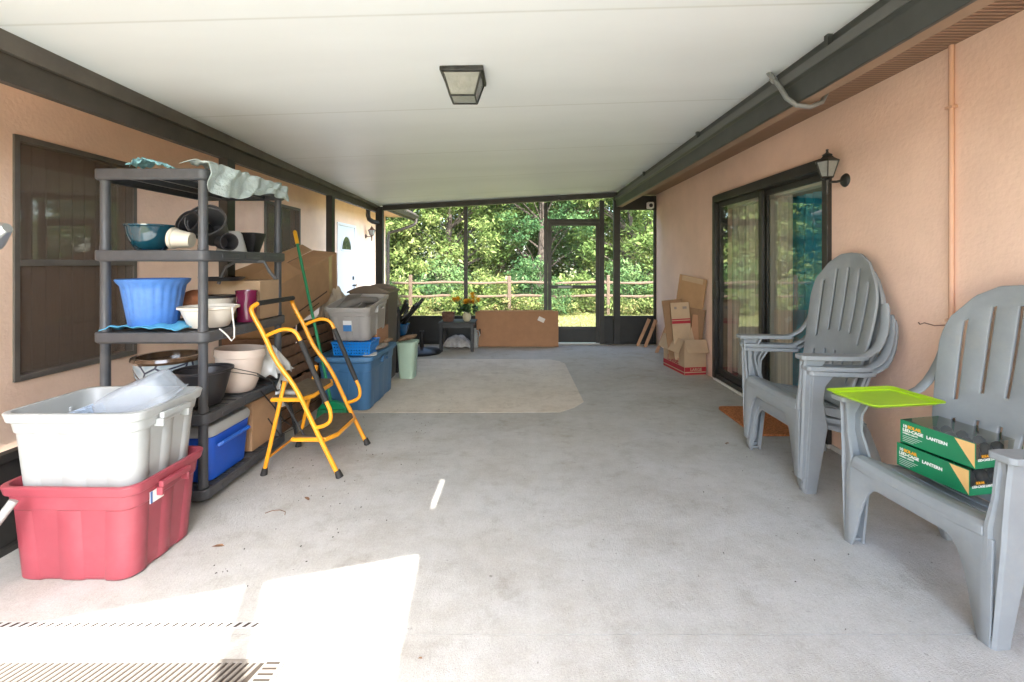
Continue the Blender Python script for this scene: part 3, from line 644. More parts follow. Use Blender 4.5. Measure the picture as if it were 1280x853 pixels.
# ------------------------------------------------------------------ floor drains
grate = M('drain_plastic', (.20,.185,.165), .6, (8,.08)); dark = M('drain_gap', (.03,.022,.016), .9)
dg = thing('drain_grate', 'cream slotted drain grate across the sunlit floor at bottom left', 'drain', (-1.6,1.5,0))
q = MB(); q.box(-2.4,-.86,1.455,1.558,.0012,.002); q.build('channel', dark, dg)
q = MB(); q.box(-2.4,-.865,1.545,1.556,.002,.007); q.box(-2.4,-.865,1.457,1.467,.002,.007)
x = -2.4
while x < -.90:
    q.add([(x,1.467,.002),(x+.0085,1.467,.002),(x+.0365,1.545,.002),(x+.028,1.545,.002),(x,1.467,.007),(x+.0085,1.467,.007),(x+.0365,1.545,.007),(x+.028,1.545,.007)],
          [(0,3,2,1),(4,5,6,7),(0,1,5,4),(1,2,6,5),(2,3,7,6),(3,0,4,7)]); x += .0235
q.build('slotted_cover', grate, dg)
q = MB(); q.prism([(-.885,1.457),(-.862,1.556),(-.80,1.556),(-.80,1.457)], .0035, .0075); q.build('corner_piece', grate, dg)
q = MB()
for k in range(4): q.box(-.868+.003*k,-.815,1.472+.021*k,1.479+.021*k,.0078,.0085)
q.build('corner_slots', dark, dg)
sdn = thing('slot_drain', 'thin slot drain line of slanted openings in the sunlit floor', 'drain', (-1.6,1.7,0))
q = MB(); q.box(-2.4,-.96,1.692,1.722,.001,.003); q.build('strip', M('drain_white', (.5,.5,.49), .6, (8,.06)), sdn)
q = MB(); x = -2.38
while x < -.98: q.prism([(x,1.697),(x+.012,1.697),(x+.025,1.717),(x+.013,1.717)], .0032, .0042); x += .0335
q.build('slots', dark, sdn)

# ------------------------------------------------------------------ shelving unit
SX0, SX1, SYa, SYb = -2.385, -1.745, 2.52, 3.40
sh = thing('shelving_unit', 'charcoal plastic five tier shelving unit by the left side', 'shelves', ((SX0+SX1)/2,(SYa+SYb)/2,0))
SZ = [.095,.516,.974,1.432,1.885]
for zi in SZ:
    q = MB(); t_ = .062
    cx_, cy_ = (SX0+SX1)/2, (SYa+SYb)/2; lx, ly = SX1-SX0, SYb-SYa
    q.loft([rrect(lx-.02,ly-.02,.04,zi-t_,cx=cx_,cy=cy_), rrect(lx,ly,.045,zi-t_+.01,cx=cx_,cy=cy_), rrect(lx,ly,.045,zi-.004,cx=cx_,cy=cy_), rrect(lx-.008,ly-.008,.041,zi,cx=cx_,cy=cy_),
            rrect(lx-.03,ly-.03,.03,zi,cx=cx_,cy=cy_), rrect(lx-.034,ly-.034,.03,zi-.008,cx=cx_,cy=cy_)], capa=False, capb=False)
    # slatted deck with gaps and underside ribs
    n = 11
    for k in range(n):
        ya = SYa+.02+(ly-.04)*k/n; q.box(SX0+.017,SX1-.017,ya,ya+(ly-.04)/n-.016,zi-.016,zi-.008)
    for xk in (SX0+.16,SX0+.32,SX0+.48): q.box(xk-.008,xk+.008,SYa+.02,SYb-.02,zi-.05,zi-.0165)
    # raised trim on the long side
    for (ya, yb) in ((SYa+.14,SYa+.30),(SYa+.36,SYa+.52),(SYa+.58,SYa+.74)): q.box(SX1-.001,SX1+.004,ya,yb,zi-.045,zi-.02)
    q.build('shelf', gray_pl, sh, bevel=.003)
for x in (SX0+.045,SX1-.045):
    for y in (SYa+.045,SYb-.045):
        q = MB()
        for a, b in zip(SZ, SZ[1:]): q.lathe([(.027,a+.001),(.027,a+.02),(.0245,a+.03),(.0235,b-.07),(.027,b-.063)], 16, c=(x,y,0))
        q.build('post', gray_pl, sh, smooth=True)

# ------------------------------------------------------------------ pots and things on the shelves
def pot(name, label, cat, mat, prof, loc, rot=None, n=36, mod=None, th=.006, rim=None, group=None, soil=False):
    """open vessel: outer profile, rim, inner profile"""
    o = thing(name, label, cat, loc, rot=rot or (0,0,0), group=group)
    inner = [(max(.002, r-th), max(z, prof[0][1]+th)) for r, z in prof[::-1]]
    q = MB(); q.lathe([(.001, prof[0][1])]+prof+inner+[(.001, prof[0][1]+th)], n, mod=mod)
    q.build('body', mat, o, smooth=True, world=False)
    if rim: q = MB(); q.lathe(rim[0], n); q.build('rim', rim[1], o, smooth=True, world=False)
    if soil: r, z = prof[-1]; q = MB(); q.lathe([(.001, z*.8),(r*.9, z*.78)], 20); q.build('soil', M('soil', (.06,.04,.03), 1, (30,.4), (60,1,.01)), o, world=False)
    return o
z2, z3, z4, z5 = SZ[3], SZ[2], SZ[1], SZ[0]
teal = M('teal_glaze', (.008,.055,.085), .08, (6,.3), coat=.8)
pot('glazed_bowl', 'dark teal glazed bowl on the second shelf from the top', 'bowl', teal, [(.06,0),(.085,.02),(.105,.06),(.118,.10),(.122,.135),(.13,.142),(.13,.15)], (-2.165,2.67,z2), th=.008)
cream = M('cream_plastic', (.66,.62,.52), .45, (8,.1))
o = pot('small_pot', 'small cream pot lying on its side with wire by the teal bowl', 'pot', cream, [(.042,0),(.048,.04),(.055,.085),(.062,.09),(.062,.105)], (-1.90,2.63,z2+.06), (R(0),R(-84),R(8)))
q = MB(); q.tube([(.06*math.cos(a/8*math.pi), .062*math.sin(a/8*math.pi), .10+.05*math.sin(a/8*math.pi)) for a in range(9)], .0025, 5); q.build('wire_handle', iron, o, world=False)
blk = M('nursery_black', (.022,.022,.024), .42, (9,.2)); dgrey = M('dark_grey_pot', (.075,.075,.078), .5, (7,.15))
pot('nursery_pot', 'big black nursery pot tipped towards the camera on the second shelf', 'pot', dgrey, [(.075,0),(.085,.08),(.10,.17),(.108,.172),(.108,.19)], (-1.93,2.88,z2+.10), (R(62),R(12),R(10)))
pot('nursery_pot', 'smaller black pot nested in the mouth of the big tipped pot', 'pot', blk, [(.055,0),(.062,.06),(.07,.12),(.076,.122),(.076,.135)], (-1.92,2.77,z2+.115), (R(66),R(-6),R(-8)))
pot('nursery_pot', 'stubby dark pot lying in front of the tipped nursery pots', 'pot', blk, [(.04,0),(.048,.05),(.052,.09)], (-1.79,2.72,z2+.052), (R(90),0,R(60)))
pot('plastic_pot', 'pale translucent pot upside down beside the black square pot', 'pot', M('frosty_plastic', (.55,.57,.56), .35, (4,.1)), [(.09,0),(.085,.02),(.06,.12),(.045,.14)], (-1.93,3.04,z2), (0,0,0))
o = thing('square_pot', 'black square pot open to the front at the right end of the second shelf', 'pot', (-1.93,3.24,z2)); q = MB()
q.loft([rrect(.10,.10,.02,0), rrect(.17,.17,.03,.14), rrect(.16,.16,.03,.14), rrect(.094,.094,.015,.006)]); q.build('body', blk, o, smooth=True, world=False)
# garden stool frame / tray hanging under the second shelf
q = MB(); q.tube([(-1.96,2.95,z3+.25),(-1.93,2.98,z3+.36),(-1.88,3.0,z3+.395),(-1.72,3.05,z3+.395),(-1.69,3.06,z3+.33),(-1.66,3.08,z3+.28)], .011, 8)
tag(q.build('bent_tube', dgrey, smooth=True), 'dark bent tube handle above the long carton on the third shelf', 'handle')
q = MB(); q.lathe([(.001,0),(.11,0),(.13,.018),(.135,.018),(.112,-.006),(.001,-.006)], 28, c=(-1.98,3.02,z3+.275)); tag(q.build('plant_saucer', blk, smooth=True), 'black plant saucer lying on the carton of the third shelf', 'saucer')
# third shelf
bluep = M('blue_planter', (.09,.24,.62), .38, (30,.12), (200,.15,.002))
pot('fluted_planter', 'large bright blue fluted planter on the third shelf', 'planter', bluep, [(.118,0),(.122,.01),(.148,.21),(.153,.235),(.175,.255),(.182,.27),(.178,.275)], (-2.195,2.725,z3+.018), mod=lambda th, z: 1+.04*abs(math.sin(th*11))*(1 if .012 < z < .24 else 0), n=132)
q = MB(); random.seed(3)
q.grid(26, 14, lambda u, v: (-2.35+.43*u, 2.53+.24*v+.012*math.sin(u*9), z3+.006+.011*abs(math.sin(u*14+v*5))+.008*math.sin(v*11+u*4)+(.012 if .1 < u < .95 else 0)))
tag(q.build('blue_cloth', M('sky_blue_cloth', (.10,.42,.68), .5, (10,.15)), solid=.004, smooth=60), 'crumpled sky blue plastic under the blue fluted planter', 'cloth')
terra = M('terracotta', (.52,.20,.09), .8, (9,.2))
pot('terracotta_jar', 'round terracotta jar tucked between blue planter and white bowl', 'jar', terra, [(.03,0),(.060,.03),(.075,.072),(.066,.11),(.045,.135),(.05,.148)], (-2.125,2.90,z3+.155), (R(-75),R(-150),0))
pot('white_bowl', 'wide ivory ribbed bowl planter on the third shelf edge', 'bowl', M('ivory_plastic', (.76,.72,.63), .4, (5,.04)), [(.10,0),(.105,.005),(.142,.105),(.148,.108),(.16,.112),(.16,.124)], (-1.89,2.76,z3+.002), mod=lambda th, z: 1+.010*abs(math.sin(th*16))*(1 if .01 < z < .1 else 0), n=128)
q = MB(); q.tube([(-1.735,2.78,z3+.128),(-1.72,2.74,z3+.130),(-1.712,2.70,z3+.12),(-1.708,2.70,z3+.06),(-1.706,2.71,z3-.0),(-1.712,2.72,z3-.06),(-1.716,2.70,z3-.075),(-1.722,2.66,z3-.03),(-1.735,2.62,z3+.008)], .0045, 7)
tag(q.build('dangling_string', M('white_cord', (.8,.79,.75), .8), smooth=True), 'white cord hanging off the ivory bowl over the shelf edge', 'cord')
pot('rimmed_pot', 'off white pot with dark soil rim behind the ivory bowl', 'pot', cream, [(.075,0),(.085,.06),(.095,.14)], (-1.985,2.985,z3+.02), rim=([(.09,.14),(.102,.14),(.104,.155),(.09,.155)], blk))
pot('maroon_vase', 'maroon glass vase beside the ivory bowl', 'vase', M('maroon_glass', (.16,.012,.055), .08, (5,.4), coat=.6), [(.055,0),(.06,.02),(.063,.19),(.066,.205)], (-1.805,2.995,z3+.002))
o = thing('long_carton', 'plain brown carton at the back of the third shelf', 'carton', (-1.96,3.20,z3))
q = MB(); q.box(-2.17,-1.775,3.10,3.37,z3+.002,z3+.265); q.build('carton_body', card2, o, bevel=.002)
q = MB(); q.box(-2.17,-1.775,3.23,3.24,z3+.2655,z3+.2675); q.build('flap_gap', card3, o)
# fourth shelf
gl = bpy.data.materials.new('patterned_glaze'); gl.use_nodes = True; n = gl.node_tree.nodes; l = gl.node_tree.links; p = n['Principled BSDF']; p.inputs['Roughness'].default_value = .2; p.inputs['Coat Weight'].default_value = .5
tc = n.new('ShaderNodeTexCoord'); wv = n.new('ShaderNodeTexVoronoi'); wv.feature = 'DISTANCE_TO_EDGE'; wv.inputs['Scale'].default_value = 9; l.new(tc.outputs['Object'], wv.inputs[0])
cr = n.new('ShaderNodeValToRGB'); e = cr.color_ramp.elements; e[0].position = .03; e[0].color = (.03,.035,.06,1); e[1].position = .07; e[1].color = (.36,.42,.44,1); q_ = e.new(.25); q_.color = (.22,.30,.34,1); l.new(wv.outputs[0], cr.inputs[0]); l.new(cr.outputs[0], p.inputs['Base Color'])
pot('patterned_pot', 'wide glazed pot with blue grey fan pattern and brown rim on the fourth shelf', 'pot', gl, [(.11,0),(.14,.05),(.17,.16),(.18,.24)], (-2.21,2.86,z4), th=.014,
    rim=([(.165,.235),(.182,.235),(.192,.25),(.188,.268),(.162,.268),(.16,.2)], M('brown_glaze', (.09,.055,.03), .15, (12,.4), coat=.5)))
o = pot('hanging_basket', 'black plastic hanging basket with wire hanger at the front of the fourth shelf', 'hanging basket', blk, [(.085,0),(.10,.03),(.135,.17),(.14,.195),(.155,.20),(.155,.212)], (-1.90,2.73,z4), th=.006)
q = MB()
for a in (-20, 10, 100):
    p0 = Vector((.15*math.cos(R(a)), .15*math.sin(R(a)), .21)); q.tube([p0, p0.lerp(Vector((.19,.36,.06)), .5)+Vector((.04,0,.0)), (.19,.36,.05)], .0028, 5)
q.tube([(.19,.36,.055),(.195,.40,.03),(.20,.415,-.01),(.20,.44,-.045),(.20,.475,-.05),(.20,.50,-.02),(.20,.505,.01)], .006, 7); q.build('wire_hanger', iron, o, world=False)
pot('tall_pot', 'tall pale cream flower pot beside the wire hanger on the fourth shelf', 'pot', M('bone_plastic', (.70,.60,.51), .45, (5,.06)), [(.09,0),(.10,.01),(.128,.10),(.138,.20),(.142,.225),(.150,.228),(.15,.28)], (-1.885,3.03,z4), rot=(R(-2),R(3),0))
random.seed(9)
def crumple(mb, x0, x1, y0, y1, zf, amp, nu=22, nv=22, seed=1):
    rd = np.random.default_rng(seed); ph = rd.uniform(0, 6.28, (6, 3)); fr = rd.uniform(6, 26, (6, 2))
    def h(u, v): return sum(abs(math.sin(fr[i,0]*u+fr[i,1]*v+ph[i,0]))*(1/(1+i*.5)) for i in range(6))/3
    mb.grid(nu, nv, lambda u, v: (x0+(x1-x0)*u+amp*.3*math.sin(v*19+u*7), y0+(y1-y0)*v+amp*.3*math.sin(u*17+v*5), zf(u, v)+amp*h(u, v)))
bagm = M('grey_film', (.58,.60,.58), .3, (8,.1), alpha=1, coat=.2)
q = MB(); crumple(q, -1.98,-1.70,3.16,3.40, lambda u, v: z4+.02+.20*math.sin(math.pi*min(1,max(0,u)))**.6*math.sin(math.pi*v)**.6, .05, 30, 30, 4)
q.grid(8, 14, lambda u, v: (-1.70+.012*math.sin(v*9+u*4)+.01*u, 3.18+.09*u+.02*math.sin(v*6), z4+.12-.30*v))
tag(q.build('plastic_bag', bagm, solid=.002, smooth=50), 'crumpled grey plastic bag drooping off the fourth shelf', 'bag')
# bottom shelf
o = thing('cooler', 'bright blue cooler with white lid on the bottom shelf', 'cooler', (-2.0,2.78,z5))
q = MB(); q.loft([rrect(.40,.36,.05,z5+.002,cx=-1.99,cy=2.80), rrect(.43,.40,.05,z5+.26,cx=-1.99,cy=2.80)]); q.build('tub', M('cooler_blue', (.012,.10,.58), .38, (5,.1)), o, bevel=.004)
q = MB(); q.loft([rrect(.44,.41,.05,z5+.262,cx=-1.99,cy=2.80), rrect(.445,.415,.05,z5+.30,cx=-1.99,cy=2.80), rrect(.42,.39,.05,z5+.325,cx=-1.99,cy=2.80)]); q.build('lid', white_pl, o, bevel=.006)
q = MB(); q.tube([(-1.768,2.66,z5+.2),(-1.752,2.67,z5+.21),(-1.752,2.93,z5+.21),(-1.768,2.94,z5+.2)], .012, 8); q.build('handle', M('cooler_blue2', (.02,.14,.62), .4), o)
q = MB(); q.box(-2.16,-1.80,3.05,3.34,z5+.002,z5+.33); tag(q.build('brown_carton', card, bevel=.002), 'brown carton standing beside the cooler on the bottom shelf', 'carton')
# top shelf textiles
q = MB(); crumple(q, -2.21,-2.03,2.54,2.68, lambda u, v: SZ[4]+.006+.035*math.sin(math.pi*u), .03, 24, 14, 7)
tag(q.build('light_blue_rag', M('pale_blue_cloth', (.33,.66,.74), .6, (9,.1)), smooth=60), 'small light blue rag on the top shelf', 'rag')
def drape(u, v):
    y = 2.50+.84*u; dep = .13+.045*math.sin(u*5.2+.6)
    if v < .35: x = SX1-.13+.15*(v/.35); z = SZ[4]+.022
    else: x = SX1+.030+.014*math.sin(u*23+v*4); z = SZ[4]+.022-(v-.35)/.65*dep
    return (x+.008*math.sin(u*41+v*9), y+.016*math.sin(v*13+u*9), z+.016*abs(math.sin(u*27+v*8))*(1.2-v)+.012*abs(math.sin(u*13-v*11)))
q = MB(); q.grid(90, 30, drape)
tag(q.build('silver_cover', M('silver_film', (.50,.60,.60), .3, (7,.10), metal=.2, bump=(24,.8,.02)), solid=.002, smooth=50), 'crumpled silver green sheet hanging over the top shelf edge', 'sheet')

# ------------------------------------------------------------------ totes
def tote(name, label, mat, lx, ly, h, loc, rz=0, rot=None, rim=.022, rib=.007, taper=.86, lid=None, handles='x'):
    o = thing(name, label, 'storage tote', loc, rot=rot or (0,0,rz))
    bx, by = lx*taper, ly*taper
    R_ = lambda k, z, g=0, rb=rib: rrect(bx+(lx*.955-bx)*k+g, by+(ly*.955-by)*k+g, .06, z, per=4, rib=rb)
    q = MB(); q.loft([R_(0,.0,-.02), R_(.02,.012), R_(.72,h*.74), R_(.74,h*.755,.010,0), R_(.97,h-.045,.010,0), R_(1,h-.04,rim*1.4,0), R_(1,h-.004,rim*2,0), R_(1,h,rim*1.6,0), R_(1,h,rim*.3,0), R_(.98,h-.02,-.006,0), R_(.02,.02,-.01,0)])
    q.build('tub', mat, o, smooth=35, world=False, bevel=.002)
    for s in (-1, 1):
        q = MB(); X0 = s*lx*.5
        q.box(min(X0,X0+s*.022), max(X0,X0+s*.022), -.085, .085, h-.062, h-.036); q.box(min(X0-s*.03,X0+s*.018), max(X0-s*.03,X0+s*.018), -.085, -.07, h-.10, h-.063); q.box(min(X0-s*.03,X0+s*.018), max(X0-s*.03,X0+s*.018), .07, .085, h-.10, h-.063)
        q.build('handle', mat, o, bevel=.004, world=False)
    if lid:
        q = MB(); e = rim+.01
        q.loft([rrect(lx+e,ly+e,.07,h-.022), rrect(lx+e+.012,ly+e+.012,.07,h-.018), rrect(lx+e+.008,ly+e+.008,.07,h+.012), rrect(lx-.02,ly-.02,.06,h+.018), rrect(lx-.06,ly-.06,.05,h+.008)], capa=False); q.build('lid', lid, o, smooth=35, world=False)
    return o
rt = tote('storage_tote', 'faded red storage tote under the white tote at the front left', redm, .585, .43, .42, (-1.912,2.125,0), rz=R(-1))
q = MB(); q.box(.262,.2635,-.12,-.045,.30,.352, X=T(.022,0,0)); q.build('label', M('sticker', (.78,.78,.76), .5), rt, world=False)
q = MB(); q.box(.2645,.2652,-.12,-.108,.30,.352, X=T(.022,0,0)); q.build('label_stripe', M('sticker_blue', (.08,.16,.35), .5), rt, world=False)
tote('storage_tote', 'off white open storage tote stacked inside the red tote', white_pl, .58, .42, .36, (-1.915,2.13,.365), rz=R(0))
clear = see_through('clear_plastic', (.62,.68,.74), (.93,.95,.97), .28, diffuse=True)
o = thing('clear_bin', 'clear plastic bin tipped upside down in the white tote', 'bin', (-1.80,2.14,.735), rot=(R(8),R(-24),R(10)))
q = MB(); q.loft([rrect(.33,.23,.04,-.06), rrect(.31,.21,.04,-.055), rrect(.28,.19,.05,.05), rrect(.25,.16,.05,.06)], capa=False); q.build('shell', clear, o, solid=.003, smooth=40, world=False)
q = MB(); q.box(-.17,.0,-.004,.004,-.006,.006, X=T(-1.99,2.12,.70,12,-20,25)); q.box(-.17,.0,-.004,.004,-.006,.006, X=T(-1.97,2.15,.70,0,-24,35)); q.box(-.17,.02,.01,.014,-.02,.02, X=T(-1.95,2.1,.68,20,-15,20))
tag(q.build('blue_hangers', M('blue_white_plastic', (.40,.50,.62), .4, (60,.5)), bevel=.001), 'blue and white plastic strips lying in the white tote', 'strips')
tote('storage_tote', 'big blue lidded storage tote on the floor by the ladder', M('tote_blue', (.055,.16,.31), .38, (5,.08)), .50, .84, .485, (-1.62,4.56,0), lid=M('lid_blue', (.075,.20,.36), .42, (5,.08)), taper=.9)
gt = tote('storage_tote', 'grey open tote tipped forward above the blue basket', M('tote_grey', (.36,.345,.32), .45, (6,.06)), .42, .58, .34, (-1.60,4.54,.655), rot=(R(9),0,R(-3)), taper=.84)
q = MB(); q.box(-.045,.035,-.274,-.258,.10,.20, X=T(0,0,0,-2,0,0)); q.build('label', M('label_white', (.74,.76,.76), .5), gt, world=False)
q = MB(); q.box(-.045,.035,-.2755,-.2742,.10,.16, X=T(0,0,0,-2,0,0)); q.build('label_print', M('label_blue', (.05,.20,.48), .5), gt, world=False)
q = MB(); q.add([(-.17,-.2,.27),(-.02,-.22,.29),(.0,.12,.38),(-.16,.14,.36)], [(0,1,2,3)]); q.box(.0,.15,-.18,.15,.24,.30, X=T(0,0,.0,4,-18,6)); q.tube([(-.14,-.16,.28),(-.05,-.1,.33),(.02,.0,.34),(.12,.16,.30)], .035, 12)
cont = q.build('grey_parts', M('parts_grey', (.17,.16,.145), .5, (5,.2)), None, solid=.004, bevel=.004)
cont.location = gt.location; cont.rotation_euler = gt.rotation_euler; tag(cont, 'jumbled grey plastic parts filling the grey tote', 'plastic parts')
# blue perforated basket
o = thing('plastic_basket', 'bright blue perforated basket on the lid of the blue tote', 'basket', (-1.565,4.33,.505))
bm_ = M('basket_blue', (.008,.20,.62), .35, (5,.08)); q = MB(); Lx, Ly, H = .36, .27, .125
def side(fn):
    q.grid(27, 9, fn, hole=lambda i, j: i % 2 == 1 and j % 2 == 1)
for s in (-1, 1):
    side(lambda u, v: ((u-.5)*(Lx*(.9+.1*v)), s*Ly/2*(.88+.12*v), H*v)); side(lambda u, v: (s*Lx/2*(.9+.1*v), (u-.5)*Ly*(.88+.12*v), H*v))
q.box(-Lx*.45,Lx*.45,-Ly*.44,Ly*.44,0,.003); q.build('basket_body', bm_, o, solid=.003, world=False)
q = MB(); q.loft([rrect(Lx+.012,Ly+.012,.01,H-.012), rrect(Lx+.016,Ly+.016,.01,H), rrect(Lx-.004,Ly-.004,.01,H), rrect(Lx-.004,Ly-.004,.01,H-.012)], capa=False, capb=False); q.build('rim', bm_, o, world=False)
# support block below the tilted grey tote: cardboard slab
q = MB(); q.box(-1.78,-1.42,4.50,4.88,.507,.705, X=None); tag(q.build('brown_box', card3, bevel=.003), 'low brown box propping up the grey tote from behind', 'box')
def lump(name, label, cat, mat, pts, r, flat=.6):
    q = MB(); q.tube(pts, r, 12, flat=flat); return tag(q.build(name, mat, smooth=60, sub=1), label, cat)
glove = M('grey_glove', (.30,.26,.22), .95, (20,.3), (60,.5,.01))
lump('work_glove', 'grey work glove lying on the blue tote lid', 'glove', glove, [(-1.42,4.36,.53),(-1.40,4.46,.538),(-1.38,4.58,.535),(-1.37,4.68,.53)], [.02,.045,.05,.02])
lump('work_glove', 'brownish work glove behind the other near the lid edge', 'glove', M('tan_glove', (.33,.22,.13), .95, (20,.3), (60,.5,.01)), [(-1.41,4.66,.545),(-1.39,4.76,.555),(-1.38,4.88,.55)], [.02,.04,.025])
q = MB(); q.box(-.06,.06,-.08,.08,0,.004, X=T(-1.41,4.26,.506,0,0,15)); tag(q.build('paper_pad', M('paper', (.66,.62,.56), .9)), 'white paper pad on the front edge of the blue tote', 'paper')
# mint bin
mint = M('mint_plastic', (.42,.56,.43), .42, (5,.06))
o = thing('waste_bin', 'pale mint green waste bin behind the blue tote', 'waste bin', (-1.345,5.42,0)); q = MB()
q.loft([rrect(.17,.19,.04,0), rrect(.215,.235,.045,.40), rrect(.235,.255,.05,.402), rrect(.235,.255,.05,.43), rrect(.205,.225,.045,.43), rrect(.16,.18,.035,.01)]); q.build('bin_body', mint, o, smooth=35, world=False)
lump('twig_bundle', 'brown dried husks heaped on top of the mint bin', 'husks', M('husk', (.22,.14,.08), .95, (14,.4), (40,.8,.02)), [(-1.45,5.34,.44),(-1.38,5.42,.475),(-1.30,5.46,.47),(-1.25,5.5,.50)], [.03,.055,.05,.02])
# taupe deck bin with domed lid
taupe = M('taupe_resin', (.12,.095,.07), .55, (5,.15)); o = thing('deck_bin', 'taupe resin bin with domed lid behind the grey tote', 'bin', (-1.72,5.35,0))
q = MB(); q.loft([rrect(.40,.40,.03,0), rrect(.44,.44,.03,1.02)]); q.build('bin_body', taupe, o, bevel=.004, world=False)
q = MB(); q.loft([[(x, y, 1.022+.085*math.cos((x/.25)*1.5)*(1 if s else 0)+ (0)) for (x, y, _) in rrect(.49,.49,.04,0,per=6)] for s in (0,1)]); q.build('lid', M('taupe_lid', (.16,.12,.085), .5, (5,.15)), o, world=False)
# dark crate, blue planter with sticks, picture frame
o = thing('black_crate', 'black crate carrying the small blue planter by the screens', 'crate', (-1.60,5.95,0)); q = MB()
q.box(-.14,.14,-.16,.16,0,.02)
for k in range(6):
    for (a, b, c_, d_) in ((-.15,.15,-.17,-.158),(-.15,.15,.158,.17),(-.15,-.138,-.158,.158),(.138,.15,-.158,.158)): q.box(a,b,c_,d_,.005+.07*k,.055+.07*k)
for a in (-.15,.14):
    for b in (-.17,.16): q.box(a-.002,a+.012,b-.002,b+.012,0,.42)
q.build('crate_body', blackm, o, world=False)
pot('blue_pot', 'shallow blue glazed planter holding black sticks', 'planter', M('blue_glaze', (.01,.09,.22), .12, (7,.3), coat=.6), [(.10,0),(.12,.02),(.145,.13),(.155,.14),(.155,.155)], (-1.60,5.93,.425), soil=True)
q = MB(); rd = random.Random(5)
for k in range(13):
    a = rd.uniform(-.07,.07); b = rd.uniform(-.05,.05); tx = rd.uniform(.12,.36); ty = rd.uniform(-.1,.12); q.tube([(-1.65+a,5.93+b,.47),(-1.65+a+tx,5.93+b+ty,.72+rd.uniform(0,.18))], [.014,.022], 7)
tag(q.build('black_sticks', blackm), 'bundle of black plastic sticks leaning out of the blue planter', 'sticks')
o = thing('picture_frame', 'small tilted picture frame beside the black sticks', 'picture frame', (-1.585,5.66,.90), rot=(R(-8),R(-22),R(8)))
q = MB(); q.box(-.075,.075,0,.015,-.10,-.08); q.box(-.075,.075,0,.015,.08,.10); q.box(-.075,-.055,0,.015,-.08,.08); q.box(.055,.075,0,.015,-.08,.08); q.build('frame', M('frame_wood', (.25,.20,.12), .5), o, world=False)
q = MB(); q.box(-.055,.055,.005,.01,-.08,.08); q.build('picture', M('picture_print', (.32,.33,.25), .4, (14,.7)), o, world=False)
q = MB(); q.box(-1.66,-1.52,5.62,5.74,0,.78); q.box(-1.65,-1.53,5.63,5.73,.781,.82); tag(q.build('dark_cabinet', M('dark_box', (.035,.032,.028), .6, (6,.3)), bevel=.006), 'tall narrow dark box in the gap behind the taupe bin', 'box')
# umbrella base, table, jug, bag, flowers
o = thing('umbrella_base', 'round black umbrella base with short pole stub', 'umbrella base', (-1.50,6.90,0)); q = MB()
q.lathe([(.001,0),(.29,0),(.295,.02),(.27,.045),(.08,.07),(.04,.09),(.001,.09)], 40); q.build('base_plate', blackm, o, smooth=True, world=False)
q = MB(); q.lathe([(.001,.08),(.032,.08),(.032,.30),(.036,.30),(.036,.33),(.026,.33),(.024,.1)], 20); q.build('pole', blackm, o, smooth=True, world=False)
tb = M('black_table', (.026,.027,.028), .5, (6,.2)); o = thing('side_table', 'small black slatted side table under the orange flowers', 'table', (-.985,7.18,0))
q = MB()
for k in range(4): q.box(-.28,.28,-.22+.112*k,-.22+.112*k+.103,.43,.452)
q.build('table_top', tb, o, bevel=.004, world=False)
q = MB(); q.box(-.25,.25,-.20,-.18,.36,.429); q.box(-.25,.25,.18,.20,.36,.429); q.box(-.25,-.23,-.18,.18,.36,.429); q.box(.23,.25,-.18,.18,.36,.429); q.build('apron', tb, o, world=False)
for a in (-.265,.215):
    for b in (-.21,.165): q = MB(); q.box(a,a+.05,b,b+.045,0,.4295); q.build('leg', tb, o, bevel=.003, world=False)
o = thing('brown_planter_box', 'small brown box planter on the black side table', 'planter', (-1.13,7.12,.453)); q = MB()
q.loft([rrect(.15,.13,.01,0), rrect(.20,.17,.01,.14), rrect(.18,.15,.01,.14), rrect(.13,.11,.01,.02)]); q.build('box_body', M('brown_weave', (.15,.075,.05), .8, (30,.3), (60,.6,.01)), o, bevel=.003, world=False)
vs = pot('flower_vase', 'cream vase with orange artificial flowers on the black table', 'vase', M('cream_ceramic', (.62,.56,.38), .3, (5,.08)), [(.035,0),(.06,.03),(.065,.08),(.045,.13),(.05,.145)], (-.84,7.10,.453))
rd = random.Random(8); q = MB(); heads = []
for k in range(9):
    a = rd.uniform(0,6.28); r = rd.uniform(.05,.27); h = rd.uniform(.26,.40); e = Vector((r*math.cos(a), r*math.sin(a)*.5, h)); heads.append(e); q.tube([(0,0,.1), (e.x*.4, e.y*.4, h*.7), e], .004, 5)
q.build('stem', M('stem_green', (.05,.11,.03), .6), vs, world=False)
rng = np.random.default_rng(3); V, F = leafcloud([(rd.uniform(-.16,.16), rd.uniform(-.08,.08), rd.uniform(.12,.26)) for _ in range(26)], 5, (.02,.02,.02), .04); raw('leaves', V, F, M('flower_leaf', (.025,.07,.02), .5, (8,.4)), vs)
q = MB()
for e in heads:
    for k in range(26):
        a = k*2.4; t = k/26; rr = .060*math.sqrt(t)+.015; X = Matrix.Translation(e) @ Euler((0, 0, a)).to_matrix().to_4x4() @ Euler((0, R(-85+115*t), 0)).to_matrix().to_4x4()
        q.add([(.004,-.008,0),(rr*.6+.01,-.018,.004),(rr+.02,0,.012),(rr*.6+.01,.018,.004),(.004,.008,0)], [(0,1,2,3,4)], X)
q.build('blossoms', M('orange_petal', (.80,.42,.02), .6, (20,.25), transl=.25), vs, world=False)
o = thing('white_jug', 'white plastic jug between side table and long carton', 'jug', (-.735,7.32,0)); q = MB()
q.loft([rrect(.10,.10,.03,0), rrect(.11,.11,.03,.02), rrect(.11,.11,.03,.18), rrect(.07,.07,.03,.25), rrect(.035,.035,.015,.28), rrect(.035,.035,.015,.31)]); q.build('body', white_pl, o, smooth=45, world=False)
